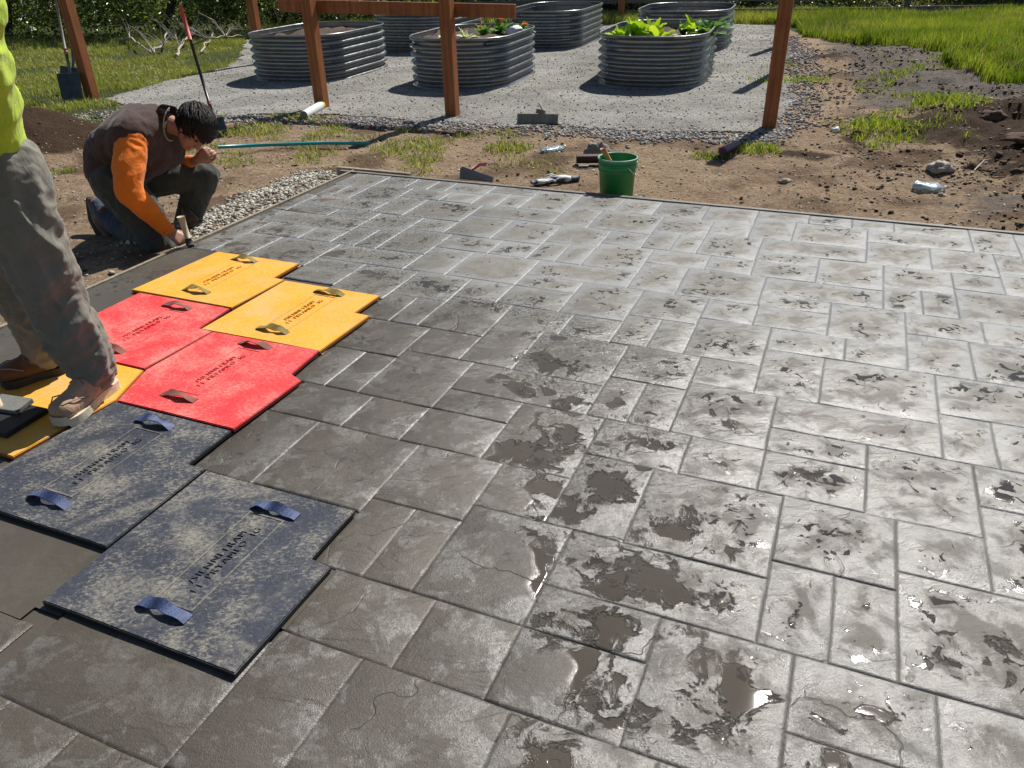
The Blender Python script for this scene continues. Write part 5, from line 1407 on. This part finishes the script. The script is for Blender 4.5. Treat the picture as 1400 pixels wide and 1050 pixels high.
v0 = [bm.verts.new(p) for p in r0]; v1 = [bm.verts.new(p) for p in r1]
for i in range(20): bm.faces.new((v0[i], v0[i+1], v1[i+1], v1[i]))
bmesh.ops.solidify(bm, geom=bm.faces[:], thickness=.010)
from_bm('collar', bm, M['vest'], kn, world=True, smooth=True)
bm = bmesh.new(); tube(bm, ringp(NB+cdir*.056, .112, 20, 0, math.pi*1.05), .005, 7, False); from_bm('collar_lining', bm, M['fleece'], kn, world=True, smooth=True)
# jersey sleeves
bm = bmesh.new()
chain(bm, [(Rs+Vector((.01, .03, -.01)), .098), (Rs.lerp(Re, .55), .100), (Re, .084), (Re.lerp(Rw, .5), .068), (Re.lerp(Rw, .93), .048)])
solid('right_sleeve', bm, .009, M['orange'], kn, 3, fold_fn(.0075, 8, (1, 1, 1.6), 2))
bm = bmesh.new(); tube(bm, [Re.lerp(Rw, .93), Re.lerp(Rw, 1.0)], [.050, .046], 20); from_bm('cuff', bm, M['orange'], kn, world=True, smooth=True)
bm = bmesh.new(); chain(bm, [(Ls, .095), (Le, .072), (Le.lerp(Lw, .75), .046)])
solid('left_sleeve', bm, .011, M['orange'], kn, 3, fold_fn(.006, 8, (1, 1, 1.6), 5))
# trousers
bm = bmesh.new()
hull(bm, [(hipR, .150), (hipL, .145), (W(160, 232, 5.28), .14)])
chain(bm, [(hipR, .148), (hipR.lerp(knR, .5)+Vector((.04, 0, 0)), .140), (knR, .096)]); chain(bm, [(knR, .088), (knR.lerp(anR, .55), .078)])
hull(bm, [(knR, .080), (W(232, 342, 4.98), .06), (W(200, 338, 5.05), .07)])
chain(bm, [(hipL, .14), (hipL.lerp(knL, .5), .118), (knL, .098), (knL.lerp(anL, .5)+Vector((-.03, 0, 0)), .098), (anL+Vector((-.02, 0, .02)), .088)])
solid('trousers', bm, .010, M['pants2'], kn, 3, fold_fn(.011, 7, (1, 1, 1), 7))
bm = bmesh.new(); chain(bm, [(knR.lerp(anR, .35), .070), (knR.lerp(anR, .7), .074), (anR+Vector((.01, 0, .02)), .076), (W(135, 282, 5.45), .062)])
solid('denim_cuff', bm, .009, M['denim'], kn, 3, fold_fn(.006, 11, (1, 1, 1), 9))
hR = W(128, 276, 5.50)
bm = bmesh.new(); tR = W(160, 332, 5.36)
chain(bm, [(hR, .044), (W(136, 300, 5.42), .050), (W(150, 322, 5.36), .044), (tR, .036)]); chain(bm, [(W(143, 292, 5.38), .055), (W(136, 300, 5.42), .05)])
solid('right_boot', bm, .009, M['boot2'], kn, 3)
bm = bmesh.new(); chain(bm, [(hR+Vector((-.035, .03, 0)), .036), (W(128, 300, 5.46), .038), (W(140, 324, 5.40), .036), (W(152, 334, 5.36), .030)])
solid('right_boot_sole', bm, .009, M['sole_dark'], kn, 2)
zl = H1(anL.x, anL.y)
boot(kn, Vector((anL.x-.02, anL.y+.06, 0)), Vector((anL.x+.14, anL.y-.18, 0)), max(zl, -.06), anL, M['boot2'], M['sole_dark'], 1.05, False)
# the brush he is holding
br = empty('hand_brush', W(268, 342, 4.80), 0, 'small pale-handled brush held by the kneeling worker against the slab edge', 'brush')
bm = bmesh.new(); tube(bm, [W(247, 296, 4.81), W(251, 308, 4.81), W(257, 326, 4.80)], [.026, .020, .017], 12); from_bm('handle', bm, M['palewood'], br, world=True, smooth=True)
bm = bmesh.new(); tube(bm, [W(257, 326, 4.80), W(260, 335, 4.79)], [.020, .026], 12); from_bm('ferrule', bm, M['sole_dark'], br, world=True, smooth=True)
bm = bmesh.new()
for i in range(60):
    a = rng.uniform(0, 6.28); r = .022*math.sqrt(rng.rand()); q = W(260, 335, 4.79)+Vector((math.cos(a)*r, math.sin(a)*r, 0)); e = W(267, 347, 4.77)+Vector((math.cos(a)*r*1.5, math.sin(a)*r*1.5, 0))
    tube(bm, [q, e], .0022, 4)
from_bm('bristles', bm, M['sole_dark'], br, world=True)

# --- standing worker
st_ = empty('person', (-1.95, 2.9, .018), 0, 'standing worker in grey trousers, lime shirt and tan boots at the left edge', 'person')
h1, t1_ = G(155, 524, .03), G(79, 584, .03); h2, t2_ = G(90, 503, .03), G(0, 527, .03)
a1, a2 = W(128, 512, 2.84), W(60, 482, 3.05)
k1, k2 = W(68, 396, 2.80), W(32, 392, 3.08)
hp1, hp2 = W(0, 228, 2.80), W(-30, 232, 3.05)
th1, th2 = W(28, 306, 2.78), W(-5, 305, 3.08)
ch = W(-92, 30, 2.60); wa = W(-36, 172, 2.80)
shc = W(-150, -60, 2.50)
up = (shc-wa).normalized()
head = shc+Vector((.05, -.10, .30))
bm = bmesh.new()
B2 = basis((.35, -.75, -.5), (-.05, -.45, .85)); head_parts(bm, head, B2, 1.05)
chain(bm, [(shc, .07), (head+B2 @ Vector((0, -.03, -.05)), .058)])
hull(bm, [(wa, .09), (ch, .13), (shc, .11)]); hull(bm, [(wa, .09), (hp1, .07), (hp2, .07)])
sR = shc+Vector((.12, -.12, -.05)); sL = shc+Vector((-.17, .12, -.05))
eR = sR+Vector((-.16, -.10, -.27)); eL = sL+Vector((-.02, -.12, -.28)); wR = eR+Vector((-.14, -.20, -.14)); wL = eL+Vector((.12, -.18, -.18))
for a, b, c in ((sR, eR, wR), (sL, eL, wL)): chain(bm, [(a, .06), (b, .045), (c, .03)])
hand_parts(bm, wR, (-.5, -.4, -.6), (.3, -.6, .4), 1, .5, 1.05); hand_parts(bm, wL, (.3, -.4, -.7), (.2, -.6, .4), -1, .5, 1.05)
for a, b, c in ((hp1, k1, a1), (hp2, k2, a2)): chain(bm, [(a, .10), (b, .06), (c, .045)])
solid('body', bm, .0075, M['skin'], st_, 2)
hair_parts(st_, head, B2, 1.1, .09, 8, (0, 0, -1))
bm = bmesh.new()
hull(bm, [(hp1, .135), (hp2, .13), (W(-36, 200, 2.86), .14)])
chain(bm, [(hp1, .142), (th1, .130), (k1, .120), (k1.lerp(a1, .5), .110), (k1.lerp(a1, .93), .094)])
chain(bm, [(hp2, .135), (th2, .118), (k2, .104), (k2.lerp(a2, .5), .098), (k2.lerp(a2, .93), .090)])
ff = fold_fn(.020, 5.2, (1.3, 1.3, .75), 12); gg = fold_fn(.010, 13, (1, 1, 1.3), 3)
solid('trousers', bm, .008, M['pants'], st_, 3, lambda p: ff(p)+gg(p)*(1.4 if p.z < .35 else .8))
bm = bmesh.new()      # seams and pockets on the near leg
def onleg(px, py, Y): return W(px, py, Y)
chain(bm, [(wa, .165), (ch, .19), (shc, .17)]); hull(bm, [(wa, .165), (W(-38, 200, 2.84), .165), (W(-60, 235, 2.95), .17), (W(-20, 176, 2.76), .125)])
hull(bm, [(shc, .15), (sR, .10), (ch+Vector((.1, 0, .05)), .13)]); hull(bm, [(shc, .15), (sL, .10), (ch+Vector((-.1, 0, .05)), .13)])
chain(bm, [(sR, .095), (eR, .072), (eR.lerp(wR, .85), .048)]); chain(bm, [(sL, .095), (eL, .072), (eL.lerp(wL, .85), .048)])
solid('shirt', bm, .011, M['hivis'], st_, 4, fold_fn(.016, 4.6, (1, 1, 1.4), 22))
boot(st_, h1, t1_, .020, a1+Vector((0, 0, -.02)), M['boot'], M['sole'], 1.25)
boot(st_, h2, t2_, .020, a2+Vector((0, 0, -.02)), M['boot2'], M['sole_dark'], 1.2)
def _pj(p):
    q = Vector(p)-Vector((0, 0, CH)); w_ = q.dot(CF); return round(700+1051.1*q.dot(CR)/w_), round(525+1051.1*q.dot(CD)/w_)
